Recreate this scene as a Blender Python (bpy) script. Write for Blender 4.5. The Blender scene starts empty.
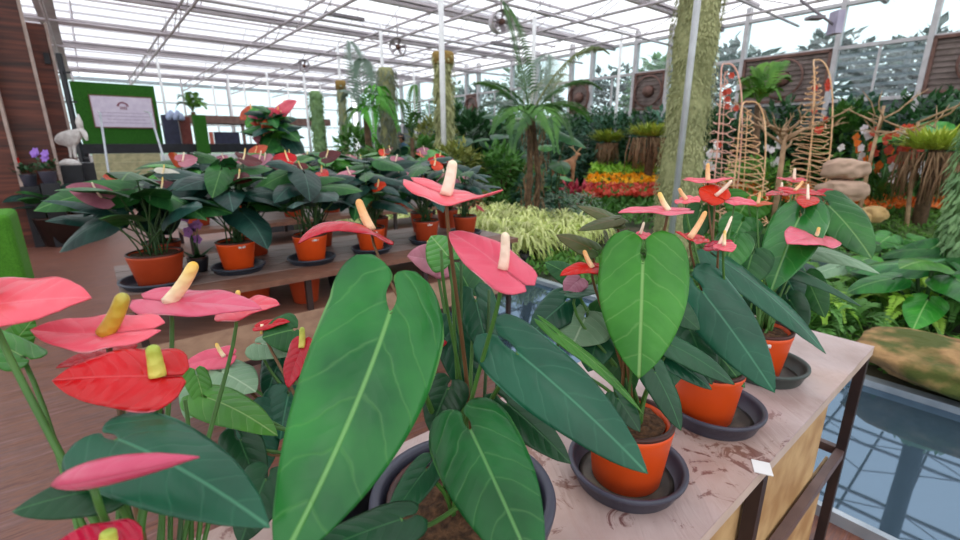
EXPOSURE, SKY, SUN = 0.0, 1.7, 0.6
import bpy, math, random
from mathutils import Vector, Matrix, noise
PI = math.pi
V = Vector
scene = bpy.context.scene
COL = scene.collection
F = 460.0
H = 1.45
PITCH = math.radians(15.45)
cp, sp = math.cos(PITCH), math.sin(PITCH)
AX = V((.7716, .6361, 0)); BX = V((-.6361, .7716, 0)); UP = V((0, 0, 1))
CAM = V((0, 0, H))

def ray(px, py):
    X = (px-480)/F; Y = (270-py)/F
    return V((X, cp+Y*sp, -sp+Y*cp))
def P(px, py, t):                      # the point seen at a photo position, at depth t
    return CAM + ray(px, py)*t
def G(px, py, z):                      # the same on the level z
    d = ray(px, py)
    return CAM + d*((z-H)/d.z)
def PA(px, py, a):                     # the same on the plane across the hall at a
    d = ray(px, py)
    return CAM + d*(a/d.dot(AX))
def AB(a, b, z=0.0):
    return AX*a + BX*b + UP*z

def C(h, k=1.0):
    h = h.lstrip('#')
    o = []
    for i in (0, 2, 4):
        c = int(h[i:i+2], 16)/255
        o.append((c/12.92 if c <= .04045 else ((c+.055)/1.055)**2.4)*k)
    return (*o, 1)

# ------------------------------------------------------------ materials
def newmat(name):
    m = bpy.data.materials.new(name); m.use_nodes = True
    nt = m.node_tree
    return m, nt, nt.nodes['Principled BSDF']
def nd(nt, typ, **k):
    n = nt.nodes.new(typ)
    for a, v in k.items():
        if a.startswith('_'):
            setattr(n, a[1:], v)
        else:
            key = int(a[1:]) if a[0] == 'i' and a[1:].isdigit() else a.replace('__', ' ')
            if hasattr(v, 'is_output'):
                nt.links.new(v, n.inputs[key])
            else:
                n.inputs[key].default_value = v
    return n
def math_(nt, op, a, b=None, c=None):
    n = nt.nodes.new('ShaderNodeMath'); n.operation = op
    for i, v in enumerate((a, b, c)):
        if v is None: continue
        if hasattr(v, 'is_output'): nt.links.new(v, n.inputs[i])
        else: n.inputs[i].default_value = v
    return n.outputs[0]
def ramp(nt, fac, stops):
    n = nt.nodes.new('ShaderNodeValToRGB')
    e = n.color_ramp.elements
    while len(e) < len(stops): e.new(.5)
    for x, (p, c) in zip(e, stops):
        x.position = p; x.color = c
    nt.links.new(fac, n.inputs[0])
    return n.outputs[0]
def mix(nt, fac, a, b, mode='MIX'):
    n = nt.nodes.new('ShaderNodeMix'); n.data_type = 'RGBA'; n.blend_type = mode
    for key, v in ((0, fac), (6, a), (7, b)):
        if hasattr(v, 'is_output'): nt.links.new(v, n.inputs[key])
        else: n.inputs[key].default_value = v
    return n.outputs[2]
MATS = {}
def M(name, a, b=None, rough=.6, scale=8, metal=0, bump=0, spec=.4, detail=4, stretch=None, coat=0, lo=.35, hi=.65, trans=0, var=0):
    """two-tone noise material"""
    if name in MATS: return MATS[name]
    m, nt, p = newmat(name)
    tc = nd(nt, 'ShaderNodeTexCoord')
    vec = tc.outputs['Object']
    if stretch:
        mp = nd(nt, 'ShaderNodeMapping', Vector=vec, Scale=stretch)
        vec = mp.outputs[0]
    nz = nd(nt, 'ShaderNodeTexNoise', Vector=vec, Scale=scale, Detail=detail)
    col = ramp(nt, nz.outputs[0], [(lo, a), (hi, b or a)])
    if var:
        oi = nd(nt, 'ShaderNodeObjectInfo')
        hs = nd(nt, 'ShaderNodeHueSaturation', Color=col)
        nt.links.new(math_(nt, 'MULTIPLY_ADD', oi.outputs['Random'], var, 1-var/2), hs.inputs['Value'])
        col = hs.outputs[0]
    nt.links.new(col, p.inputs['Base Color'])
    p.inputs['Roughness'].default_value = rough
    p.inputs['Metallic'].default_value = metal
    p.inputs['Specular IOR Level'].default_value = spec
    p.inputs['Coat Weight'].default_value = coat
    if bump:
        bn = nd(nt, 'ShaderNodeBump', Height=nz.outputs[0], Strength=bump, Distance=.01)
        nt.links.new(bn.outputs[0], p.inputs['Normal'])
    if trans:
        out = nt.nodes['Material Output']
        tr = nd(nt, 'ShaderNodeBsdfTranslucent', Color=col)
        ms = nd(nt, 'ShaderNodeMixShader', i0=trans, i1=p.outputs[0], i2=tr.outputs[0])
        nt.links.new(ms.outputs[0], out.inputs[0])
    MATS[name] = m
    return m

def leafmat(name, base, dark, vein, rough=.33, nv=6, trans=.16, vw=1.0, bump=.5, coat=0.0, veinmix=.6, spec=.4, rim=None, latw=.28):
    """veined leaf or spathe: u runs across the blade, v from lobes to tip"""
    if name in MATS: return MATS[name]
    m, nt, p = newmat(name)
    uv = nd(nt, 'ShaderNodeUVMap')
    sx = nd(nt, 'ShaderNodeSeparateXYZ', Vector=uv.outputs[0])
    au = math_(nt, 'ABSOLUTE', math_(nt, 'MULTIPLY_ADD', sx.outputs[0], 2.0, -1.0))
    v = sx.outputs[1]
    curve = math_(nt, 'MULTIPLY', math_(nt, 'POWER', au, 1.3), .25)
    tcn = nd(nt, 'ShaderNodeTexCoord')
    nz = nd(nt, 'ShaderNodeTexNoise', Vector=tcn.outputs['Object'], Scale=16, Detail=3)
    wob = math_(nt, 'MULTIPLY', nz.outputs[0], .16)
    ph = math_(nt, 'MULTIPLY', math_(nt, 'ADD', math_(nt, 'SUBTRACT', v, curve), wob), nv)
    fr = math_(nt, 'ABSOLUTE', math_(nt, 'SUBTRACT', math_(nt, 'FRACT', ph), .5))      # 0 on a vein, .5 between veins
    lat = nd(nt, 'ShaderNodeMapRange', Value=fr, i1=0.0, i2=.07*vw, i3=1.0, i4=0.0, _interpolation_type='SMOOTHSTEP').outputs[0]
    lat = math_(nt, 'MULTIPLY', lat, math_(nt, 'LESS_THAN', au, .88))
    mid = nd(nt, 'ShaderNodeMapRange', Value=au, i1=.012*vw, i2=.05*vw, i3=1.0, i4=0.0, _interpolation_type='SMOOTHSTEP').outputs[0]
    mask = math_(nt, 'MAXIMUM', math_(nt, 'MULTIPLY', lat, latw), mid)
    if rim is not None:
        edge = nd(nt, 'ShaderNodeMapRange', Value=au, i1=.955, i2=.985, i3=0.0, i4=.8).outputs[0]
    nz2 = nd(nt, 'ShaderNodeTexNoise', Vector=tcn.outputs['Object'], Scale=9, Detail=4)
    col = ramp(nt, nz2.outputs[0], [(.35, dark), (.65, base)])
    col = mix(nt, math_(nt, 'MULTIPLY', mask, veinmix), col, vein)
    if rim is not None:
        col = mix(nt, edge, col, rim)
    oi = nd(nt, 'ShaderNodeObjectInfo')
    hs = nd(nt, 'ShaderNodeHueSaturation', Color=col)
    nt.links.new(math_(nt, 'MULTIPLY_ADD', oi.outputs['Random'], .35, .82), hs.inputs['Value'])
    nt.links.new(math_(nt, 'MULTIPLY_ADD', oi.outputs['Random'], .02, .49), hs.inputs['Hue'])
    col = hs.outputs[0]
    nt.links.new(col, p.inputs['Base Color'])
    p.inputs['Roughness'].default_value = rough
    p.inputs['Specular IOR Level'].default_value = spec
    p.inputs['Coat Weight'].default_value = coat
    p.inputs['Coat Roughness'].default_value = .15
    hgt = math_(nt, 'SUBTRACT', math_(nt, 'POWER', math_(nt, 'MULTIPLY', fr, 2.0), .6), math_(nt, 'MULTIPLY', mid, .8))
    hgt = math_(nt, 'ADD', hgt, math_(nt, 'MULTIPLY', nz.outputs[0], .5))
    bn = nd(nt, 'ShaderNodeBump', Height=hgt, Strength=bump, Distance=.0028)
    nt.links.new(bn.outputs[0], p.inputs['Normal'])
    tr = nd(nt, 'ShaderNodeBsdfTranslucent', Color=col)
    ms = nd(nt, 'ShaderNodeMixShader', i0=trans, i1=p.outputs[0], i2=tr.outputs[0])
    nt.links.new(ms.outputs[0], nt.nodes['Material Output'].inputs[0])
    MATS[name] = m
    return m

def gradmat(name, stops, rough=.5, bumpscale=120, bump=.5):
    """colour along the UV v of a spadix"""
    if name in MATS: return MATS[name]
    m, nt, p = newmat(name)
    uv = nd(nt, 'ShaderNodeUVMap')
    sx = nd(nt, 'ShaderNodeSeparateXYZ', Vector=uv.outputs[0])
    nt.links.new(ramp(nt, sx.outputs[1], stops), p.inputs['Base Color'])
    vo = nd(nt, 'ShaderNodeTexVoronoi', Scale=bumpscale)
    tcn = nd(nt, 'ShaderNodeTexCoord'); nt.links.new(tcn.outputs['Object'], vo.inputs['Vector'])
    bn = nd(nt, 'ShaderNodeBump', Height=vo.outputs[0], Strength=bump, Distance=.003)
    nt.links.new(bn.outputs[0], p.inputs['Normal'])
    p.inputs['Roughness'].default_value = rough
    MATS[name] = m
    return m

# leaves
L_GREEN = leafmat('leaf_green', C('2e7e2c'), C('1a5a26'), C('84b468'), rough=.29, rim=C('7cac68'), latw=.2)
L_DEEP = leafmat('leaf_deep_green', C('1c6c30'), C('104c20'), C('6ca45c'), rough=.34, rim=C('4c8c48'))
L_TEAL = leafmat('leaf_blue_green', C('1b5a3e'), C('10442e'), C('4a8a66'), rough=.30, rim=C('5c9478'), bump=.3, latw=.2)
L_DARK = leafmat('leaf_dark', C('1a5430'), C('0f3c22'), C('3c7444'), rough=.34, bump=.2, latw=.15)
L_BRIGHT = leafmat('leaf_bright', C('4c9a34'), C('347c26'), C('a4cc7c'), rough=.33, trans=.25)
L_PALE = leafmat('leaf_pale', C('8aa886'), C('6e9270'), C('b9cfae'), rough=.45)
L_BROWN = leafmat('leaf_bronze', C('4e4c24'), C('345424'), C('7a4a34'), bump=.15, latw=.1, rough=.35)
L_MID = leafmat('leaf_mid', C('1e463c'), C('0f2c28'), C('466e60'), rough=.36, bump=.25, spec=.28)
L_MIDG = leafmat('leaf_mid_green', C('306a30'), C('1c4a24'), C('6a9a54'), rough=.38, bump=.25, spec=.28)
S_PINK = leafmat('spathe_pink', C('ee6880'), C('e0506c'), C('f490a0'), rough=.28, nv=5, trans=.22, bump=.3, latw=.15, veinmix=.3, coat=.2, rim=C('f8b4c0'))
S_RED = leafmat('spathe_red', C('cc1430'), C('b40a20'), C('ec5c68'), rough=.22, nv=6, trans=.18, bump=.5, latw=.2, veinmix=.35, coat=.12, rim=C('f08c9c'))
S_DEEP = leafmat('spathe_scarlet', C('d8241c'), C('b81014'), C('e85a48'), spec=.25, rough=.3, nv=6, trans=.2, bump=.4, veinmix=.3)
S_ORANGE = leafmat('spathe_orange', C('cc5434'), C('a83a24'), C('e08868'), rough=.35, nv=6, trans=.2, bump=.3, veinmix=.3)
S_DULL = leafmat('spathe_dusty', C('c07a8c'), C('a05c70'), C('d8a4b0'), rough=.4, nv=6, trans=.2, bump=.3, veinmix=.3)
S_MAROON = leafmat('spathe_maroon', C('6a1c20'), C('481418'), C('8a3c40'), rough=.4, nv=6, trans=.15, bump=.3, veinmix=.3)
S_WHITE = leafmat('spathe_white', C('f0ece0'), C('e0dcc8'), C('f8f4ec'), rough=.4, nv=6, trans=.2, bump=.3, veinmix=.3)
X_YEL = gradmat('spadix_yellow', [(0, C('f8e4c8')), (.55, C('f4d07c')), (1, C('eab42c'))])
X_OLIVE = gradmat('spadix_ochre', [(0, C('c88c28')), (.5, C('c0a434')), (1, C('a8a24c'))])
X_GREEN = gradmat('spadix_green', [(0, C('d8c45c')), (.5, C('b4b848')), (1, C('94ac40'))])
X_CREAM = gradmat('spadix_cream', [(0, C('f4c8b4')), (.3, C('f8dcc8')), (1, C('f8e4c4'))])
X_APR = gradmat('spadix_apricot', [(0, C('f4c49c')), (.5, C('f0b474')), (1, C('eca850'))])
STEM = M('stem_green', C('4c7a34'), C('3c6428'), rough=.45)
STEM_R = M('stem_bronze', C('7a5430'), C('5c4428'), rough=.5)
STEM_D = M('stem_dark', C('2c4c28'), C('3c5c30'), rough=.5)
POT_OR = M('terracotta_plastic', C('e4541a'), C('d44814'), rough=.42, scale=5)
POT_OR2 = M('old_terracotta_plastic', C('b4441e'), C('a03818'), rough=.5, scale=5)
POT_BK = M('black_plastic', C('1c1c22'), C('26262c'), rough=.4, scale=6)
POT_BL = M('slate_plastic', C('3a4250'), C('2e3440'), rough=.4, scale=6)
POT_GY = M('grey_plastic', C('4a4a5a'), C('3c3c4a'), rough=.42, scale=6)
POT_GN = M('green_grey_plastic', C('4a5450'), C('3c4644'), rough=.45, scale=6)
POT_BR = M('brown_glazed', C('33231f'), C('241816'), rough=.35, scale=6)
SOIL = M('potting_soil', C('3a2618'), C('6a4a32'), rough=.95, scale=90, bump=1.0, detail=8)
CHIP = M('bark_chip', C('8a5c3a'), C('5a3a24'), rough=.9, scale=60)
RIMD = M('dark_pot_rim', C('4a2018'), C('34201c'), rough=.4)
STICK = M('white_sticker', C('f0eeee'), C('e4e2e2'), rough=.5)

# ------------------------------------------------------------ objects
WL = {}
def mk(name, verts, faces, mat, parent=None, uvs=None, smooth=True, solid=0):
    off = WL.get(parent.name, V((0, 0, 0))) if parent else V((0, 0, 0))
    me = bpy.data.meshes.new(name)
    me.from_pydata([tuple(V(v)-off) for v in verts], [], faces)
    if smooth:
        me.polygons.foreach_set('use_smooth', [True]*len(me.polygons))
    if uvs is not None:
        ul = me.uv_layers.new(name='UVMap')
        for lp in me.loops:
            ul.data[lp.index].uv = uvs[lp.vertex_index]
    me.materials.append(mat)
    me.update()
    o = bpy.data.objects.new(name, me)
    COL.objects.link(o)
    if parent:
        o.parent = parent
        WL[o.name] = off
    if solid:
        md = o.modifiers.new('thickness', 'SOLIDIFY'); md.thickness = solid; md.offset = 0
    return o
def tag(o, label, cat, group=None, kind=None):
    o['label'] = label; o['category'] = cat
    if group: o['group'] = group
    if kind: o['kind'] = kind
    return o
def struct(o, label=None, cat=None):
    o['kind'] = 'structure'
    if label: o['label'] = label; o['category'] = cat
    return o
def thing(name, label, cat, loc, group=None):
    o = bpy.data.objects.new(name, None)
    o.empty_display_size = .1
    COL.objects.link(o); o.location = loc
    WL[o.name] = V(loc)
    return tag(o, label, cat, group)
def settle(o, loc):
    """move a one-mesh thing's origin to loc"""
    loc = V(loc)
    o.data.transform(Matrix.Translation(-loc)); o.location = loc
    return o

class MB:
    def __init__(s): s.v = []; s.f = []; s.uv = []
    def add(s, v, f, uv=None):
        k = len(s.v); s.v += [V(x) for x in v]; s.f += [tuple(i+k for i in q) for q in f]
        s.uv += uv if uv is not None else [(.5, .5)]*len(v)
        return s
    def box(s, lo, hi, ab=False, bev=0):
        x0, y0, z0 = lo; x1, y1, z1 = hi
        c = [(x, y, z) for z in (z0, z1) for x, y in ((x0, y0), (x1, y0), (x1, y1), (x0, y1))]
        if ab: c = [AB(*q) for q in c]
        return s.add(c, [(3, 2, 1, 0), (4, 5, 6, 7), (0, 1, 5, 4), (1, 2, 6, 5), (2, 3, 7, 6), (3, 0, 4, 7)])
    def tube(s, pts, rad, n=8, cap=True):
        pts = [V(p) for p in pts]
        if not hasattr(rad, '__len__'): rad = [rad]*len(pts)
        T = []
        for i in range(len(pts)):
            a = pts[max(i-1, 0)]; b = pts[min(i+1, len(pts)-1)]
            d = (b-a)
            T.append(d.normalized() if d.length > 1e-9 else UP.copy())
        ref = V((1, 0, 0)) if abs(T[0].x) < .8 else V((0, 1, 0))
        nx = (ref - T[0]*ref.dot(T[0])).normalized()
        vs = []; fs = []; uv = []
        m = len(pts)
        for i in range(m):
            nx = (nx - T[i]*nx.dot(T[i])).normalized()
            ny = T[i].cross(nx)
            for k in range(n):
                a = 2*PI*k/n
                vs.append(pts[i] + (nx*math.cos(a)+ny*math.sin(a))*rad[i]); uv.append((k/n, i/(m-1)))
        for i in range(m-1):
            for k in range(n):
                k2 = (k+1) % n
                fs.append((i*n+k, i*n+k2, (i+1)*n+k2, (i+1)*n+k))
        if cap:
            fs.append(tuple(range(n-1, -1, -1))); fs.append(tuple((m-1)*n+k for k in range(n)))
        return s.add(vs, fs, uv)
    def lathe(s, prof, c, n=32, closed=False):
        c = V(c); vs = []; fs = []; uv = []
        m = len(prof)
        for i, (r, z) in enumerate(prof):
            for k in range(n):
                a = 2*PI*k/n
                vs.append(c+V((r*math.cos(a), r*math.sin(a), z))); uv.append((k/n, i/max(m-1, 1)))
        for i in range(m-1):
            for k in range(n):
                k2 = (k+1) % n
                fs.append((i*n+k, i*n+k2, (i+1)*n+k2, (i+1)*n+k))
        if prof[0][0] > 1e-6 and not closed: fs.append(tuple(range(n-1, -1, -1)))
        if prof[-1][0] > 1e-6 and not closed: fs.append(tuple((m-1)*n+k for k in range(n)))
        return s.add(vs, fs, uv)
    def blade(s, p, d, nrm, L, W, curl=.3):
        """small folded leaf"""
        d = d.normalized()
        x = d.cross(nrm)
        x = x.normalized() if x.length > 1e-6 else V((1, 0, 0))
        n = x.cross(d)
        q = p + d*L*.45
        return s.add([p, q+x*W-n*curl*W*.4, p+d*L*.97-n*curl*L*.35, q-x*W-n*curl*W*.4, q+n*W*.1], [(0, 1, 4), (1, 2, 4), (2, 3, 4), (3, 0, 4)],
                     [(.5, 0), (1, .45), (.5, 1), (0, .45), (.5, .45)])
    def build(s, name, mat, parent=None, smooth=True, solid=0, uv=False):
        return mk(name, s.v, s.f, mat, parent, s.uv if uv else None, smooth, solid)

def bez(p0, p1, p2, p3, n):
    out = []
    for i in range(n+1):
        t = i/n; u = 1-t
        out.append(p0*u**3 + p1*3*u*u*t + p2*3*u*t*t + p3*t**3)
    return out

def heart(W, L, back=.28, gap=.06, flare=.6, lsh=0, lobec=.44, bend=.3, fold=.1, wave=.05, seed=0, rows=14, cols=4, lift=.1, quilt=0, nv=6, sway=0):
    """heart-shaped blade, petiole end at the origin, tip on +Y, face on +Z"""
    rg = random.Random(seed)
    p1, p2 = rg.uniform(0, 6), rg.uniform(0, 6)
    nl = max(3, rows//3)
    S = [(-q/nl*back, q/nl) for q in range(nl, 0, -1)] + [(i/rows, 0) for i in range(rows+1)]
    key = {}; vs = []; uv = []; fs = []
    def vert(sg, i, k):
        s, q = S[i]
        if s < 0:
            c = math.sqrt(max(0, 1-q*q)); xm = .5*W
            inner = W*(.012+gap*math.sin(PI*min(1, q/.62)))+(lobec-.06)*W*max(0, (q-flare)/(1-flare))**2; outer = lobec*W+(1-lobec)*W*c
        else:
            inner = 0; outer = W*(1-s)**.80*(1+.92*s-.12*s*s)*(1-.25*max(0, (s-.86)/.14)**1.5 if s < 1 else 1)
        x = inner+(outer-inner)*k/cols
        idk = (0 if (s >= 0 and k == 0) else sg, i, 0 if (s >= 1) else k)
        if s >= 1: idk = (0, i, 0)
        if idk in key: return key[idk]
        r = x/W
        z = -fold*x + wave*W*math.sin(s*9+(p1 if sg > 0 else p2))*r*r - .12*W*r**3 + lift*max(0, -s)*L
        if quilt:
            z += quilt*W*(abs(((s+back)/(1+back)-.25*r**1.3)*nv % 1-.5)*2)**.6*min(1, r*4)*(1-r)
        th = bend*max(s, 0)
        if abs(bend) > 1e-4 and s > 0:
            y0 = L/bend*math.sin(th); z0 = -L/bend*(1-math.cos(th))
        else:
            y0 = L*s; z0 = 0
        xo = sway*L*4*(s*(1-s) if s > 0 else s)+(lsh*s*L if s < 0 else 0)
        vs.append(V((sg*x+xo, y0+z*math.sin(th), z0+z*math.cos(th))))
        uv.append((.5+.5*sg*r, (s+back)/(1+back)))
        key[idk] = len(vs)-1
        return key[idk]
    for sg in (1, -1):
        for i in range(len(S)-1):
            for k in range(cols):
                q = [vert(sg, i, k), vert(sg, i, k+1), vert(sg, i+1, k+1), vert(sg, i+1, k)]
                if sg < 0: q.reverse()
                q2 = []
                for a in q:
                    if a not in q2: q2.append(a)
                if len(q2) >= 3: fs.append(tuple(q2))
    R_ = Matrix.Rotation(bend/2, 3, 'X')
    return [R_ @ v for v in vs], fs, uv

def blade_at(base, tip, W, hint, name, mat, parent, bend=.3, fold=.1, wave=.05, seed=0, rows=14, cols=4, back=.28, lift=.1, solid=0, quilt=0, nv=6, sway=0, gap=.06, flare=.6, lsh=0, lobec=.44):
    ch = (tip-base).length
    L = ch*(bend/2)/math.sin(bend/2) if abs(bend) > 1e-3 else ch
    vs, fs, uv = heart(W, L, back, gap, flare, lsh, lobec, bend, fold, wave, seed, rows, cols, lift, quilt, nv, sway)
    y = (tip-base).normalized()
    n = (hint - y*hint.dot(y)).normalized()
    x = y.cross(n)
    vs = [base + x*v.x + y*v.y + n*v.z for v in vs]
    return mk(name, vs, fs, mat, parent, uv, True, solid)

def spadix_at(b, tp, r, mat, parent, n=10):
    d = tp-b; side = d.cross(UP)
    side = side.normalized() if side.length > 1e-6 else V((1, 0, 0))
    bow = d.cross(side).normalized()*d.length*.04
    pts = []; rad = []
    b = b-d*.05; d = tp-b
    for t in (0, .12, .25, .4, .55, .68, .78, .86, .91, .945, .97, .988, 1.0):
        pts.append(b+d*t+bow*math.sin(t*PI)); rad.append(r*(1-.25*t)*math.sqrt(max(.004, 1-max(0, (t-.86)/.14)**2)))
    return MB().tube(pts, rad, n).build('spadix', mat, parent, uv=True)

class Plant:
    def __init__(s, name, label, base, cat='potted plant', group=None, seed=1):
        s.root = thing(name, label, cat, base, group); s.b = V(base); s.rg = random.Random(seed); s.top = V(base)
    def pot(s, r, h, mat, rb=None, soil=True, sticker=None, rim=.012, n=40, lip=.02):
        rb = rb or r*.76
        prof = [(0, 0), (rb*.96, 0), (rb, .004), (r*.985, h-lip), (r*.995, h-lip+.002), (r, h-.004), (r-rim*.6, h-.004), (r-rim-.003, h-.012), (rb*.94, h*.35), (0, h*.35)]
        o = MB().lathe(prof, s.b, n, True).build('pot', mat, s.root)
        MB().lathe([(r*1.004, h-.007), (r*1.012, h-.002), (r*1.0, h), (r-rim*.7, h), (r-rim*.75, h-.007)], s.b, n, True).build('rim', RIMD, s.root)
        s.top = s.b+UP*(h-.012); s.r = r
        if soil:
            rs = r-rim-.004; vs = [s.b+V((0, 0, h-.007))]; fs = []
            rings = 6
            for i in range(1, rings+1):
                for k in range(n):
                    a = 2*PI*k/n; q = rs*i/rings*(.985 if i == rings else 1)
                    z = h-.011 + .007*noise.noise(V((q*60*math.cos(a), q*60*math.sin(a), s.b.x*9)))
                    vs.append(s.b+V((q*math.cos(a), q*math.sin(a), z)))
            for k in range(n): fs.append((0, 1+k, 1+(k+1) % n))
            for i in range(rings-1):
                for k in range(n):
                    a = 1+i*n+k; b = 1+i*n+(k+1) % n
                    fs.append((a, a+n, b+n, b))
            mk('soil', vs, fs, SOIL, s.root)
        if sticker:
            az, zz, w = sticker
            vs = []; K = 6
            for i in range(K+1):
                a = az+(i/K-.5)*w/r
                for dz in (-.006, .006):
                    z = zz*h+dz; q = rb+(r*.96-rb)*(z/(h-lip))+.0016
                    vs.append(s.b+V((q*math.cos(a), q*math.sin(a), z)))
            st = mk('sticker', vs, [(2*i, 2*i+2, 2*i+3, 2*i+1) for i in range(K)], STICK, s.root, None, True, .0008)
            st['label'] = 'small white sticker on the pot rim'
        return o
    def stalk(s, end, name, mat, r, parent, out=None, n=10, foot=None):
        rg = s.rg
        f = V(foot) if foot else s.top + V((rg.uniform(-.3, .3)*s.r, rg.uniform(-.3, .3)*s.r, -.012))
        d = end-f
        hor = V((d.x, d.y, 0))
        p1 = f + UP*max(.04, abs(d.z)*.5)+hor*.12
        p2 = end - (out*.25*d.length if out is not None else UP*.2*d.length)
        pts = bez(f, p1, p2, end, n)
        return MB().tube(pts, [r*1.25-(r*.35)*i/n for i in range(n+1)], 7).build(name, mat, parent)
    def leaf(s, bpx, tpx, w, mat, hint=None, pr=.0028, pm=None, foot=None, petiole=True, **k):
        base = P(*bpx); tip = P(*tpx)
        tm = (bpx[2]+tpx[2])/2
        W = w/F*tm
        cam = (CAM-(base+tip)/2).normalized()
        h = cam*.75+UP*.6 if hint is None else (cam*hint[0]+UP*hint[1]+V((1, 0, 0))*(hint[2] if len(hint) > 2 else 0))
        k.setdefault('rows', 22); k.setdefault('cols', 7); k.setdefault('solid', .0009); k.setdefault('seed', int(bpx[0]*7+bpx[1]))
        o = blade_at(base, tip, W, h, 'leaf', mat, s.root, **k)
        if petiole:
            y = (tip-base).normalized()
            s.stalk(base, 'petiole', pm or STEM, pr, o, out=(UP*.8+y*.3).normalized(), foot=foot)
        return o
    def flower(s, bpx, tpx, w, sp_, mat, xm, hint=(.3, 1), sr=.006, pr=.0026, pm=None, foot=None, stalk=True, **k):
        base = P(*bpx); tip = P(*tpx)
        tm = (bpx[2]+tpx[2])/2
        W = w/F*tm
        cam = (CAM-(base+tip)/2).normalized()
        h = cam*hint[0]+UP*hint[1]+V((1, 0, 0))*(hint[2] if len(hint) > 2 else 0)
        k.setdefault('rows', 18); k.setdefault('cols', 7); k.setdefault('solid', .0012); k.setdefault('back', .45); k.setdefault('fold', -.12)
        k.setdefault('seed', int(bpx[0]*3+bpx[1])); k.setdefault('quilt', .06); k.setdefault('nv', 6); k.setdefault('wave', .08); k.setdefault('gap', .0); k.setdefault('flare', .78); k.setdefault('lobec', .26)
        o = blade_at(base, tip, W, h, 'spathe', mat, s.root, **k)
        if sp_:
            spadix_at(base+UP*.002, P(*sp_), sr, xm, o)
        if stalk:
            s.stalk(base-UP*.002, 'stalk', pm or STEM, pr, o, out=UP*.6, foot=foot)
        return o

SILT = M('dried_silt', C('6c6458'), C('3c3430'), rough=.5, scale=20)
def saucer(label, c, r, h, mat, group=None, n=48, silt=False):
    c = V(c)
    prof = [(0, 0), (r*.84, 0), (r*.86, .003), (r*.955, h-.012), (r*.985, h-.011), (r, h-.006), (r*.995, h-.001), (r*.96, h), (r*.91, h-.003), (r*.895, h-.010), (r*.82, .006), (0, .006)]
    o = MB().lathe(prof, c, n, True).build('plant_saucer', mat)
    settle(o, c)
    if silt:
        q = MB().lathe([(0, .0072), (r*.7, .0070), (r*.80, .0062)], c, n).build('silt', SILT)
        q.data.transform(Matrix.Translation(-c)); q.parent = o; q['label'] = 'dried brown silt in the saucer'
    return tag(o, label, 'saucer', group)

# ------------------------------------------------------------ camera, light
cam = bpy.data.cameras.new('camera'); co = bpy.data.objects.new('camera', cam); COL.objects.link(co)
cam.sensor_width = 36; cam.lens = F/960*36; cam.clip_start = .02; cam.clip_end = 300
co.location = CAM; co.rotation_euler = (PI/2-PITCH, 0, 0)
cam.dof.use_dof = True; cam.dof.focus_distance = .75; cam.dof.aperture_fstop = 5.6
scene.camera = co
scene.view_settings.view_transform = 'Standard'; scene.view_settings.look = 'None'
scene.view_settings.gamma = 1; scene.view_settings.use_curve_mapping = False
scene.view_settings.exposure = EXPOSURE
w = bpy.data.worlds.new('overcast_sky'); scene.world = w; w.use_nodes = True
bg = w.node_tree.nodes['Background']; bg.inputs[0].default_value = (.95, .975, 1, 1); bg.inputs[1].default_value = SKY
sun = bpy.data.lights.new('hazy_sun', 'SUN'); sun.energy = SUN; sun.angle = math.radians(40); sun.color = (1, .97, .92)
so = bpy.data.objects.new('hazy_sun', sun); COL.objects.link(so); so.rotation_euler = (math.radians(35), math.radians(18), 0)

ANG = math.atan2(.6361, .7716)
def rot(o):                            # built in the hall's own axes, turned into place
    o.rotation_euler = (0, 0, ANG); return o
def hbox(name, lo, hi, mat, parent=None):
    o = MB().box(lo, hi).build(name, mat, None, smooth=False)
    if parent: o.parent = parent
    else: rot(o)
    return o

# ------------------------------------------------------------ floor
def plankmat():
    m, nt, p = newmat('wood_deck')
    tc = nd(nt, 'ShaderNodeTexCoord')
    br = nd(nt, 'ShaderNodeTexBrick', Vector=tc.outputs['Object'], Color1=C('684038'), Color2=C('543430'), Mortar=C('30201e'), Scale=1.0, Mortar__Size=.004)
    br.inputs['Brick Width'].default_value = 2.1; br.inputs['Row Height'].default_value = .14
    mp = nd(nt, 'ShaderNodeMapping', Vector=tc.outputs['Object'], Scale=(1.4, 18, 1))
    nz = nd(nt, 'ShaderNodeTexNoise', Vector=mp.outputs[0], Scale=2.2, Detail=7, Roughness=.65)
    st = ramp(nt, nz.outputs[0], [(.38, C('4e241a')), (.47, C('8c5a44')), (.53, C('64443e')), (.66, C('98706a'))])
    col = mix(nt, .65, br.outputs[0], st)
    nt.links.new(col, p.inputs['Base Color'])
    nt.links.new(nd(nt, 'ShaderNodeMapRange', Value=nz.outputs[0], i3=.32, i4=.55).outputs[0], p.inputs['Roughness'])
    bn = nd(nt, 'ShaderNodeBump', Height=nz.outputs[0], Strength=.25, Distance=.004)
    nt.links.new(bn.outputs[0], p.inputs['Normal'])
    return m
fl = hbox('floor', (-11, -4, -.05), (13, 29, 0), plankmat()); struct(fl, 'brown wooden deck floor of the greenhouse', 'floor')
BED = M('bed_soil', C('33402a'), C('4e4434'), rough=.95, scale=3, bump=.4, detail=8)
struct(hbox('floor_garden_bed', (3.51, -5, 0), (12.75, 28.5, .05), BED), 'dark planted garden soil behind the pool', 'ground')
struct(hbox('floor_garden_bed', (2.45, 3.55, 0), (3.51, 28.5, .05), BED), 'dark planted garden soil beyond the end of the pool', 'ground')
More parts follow.
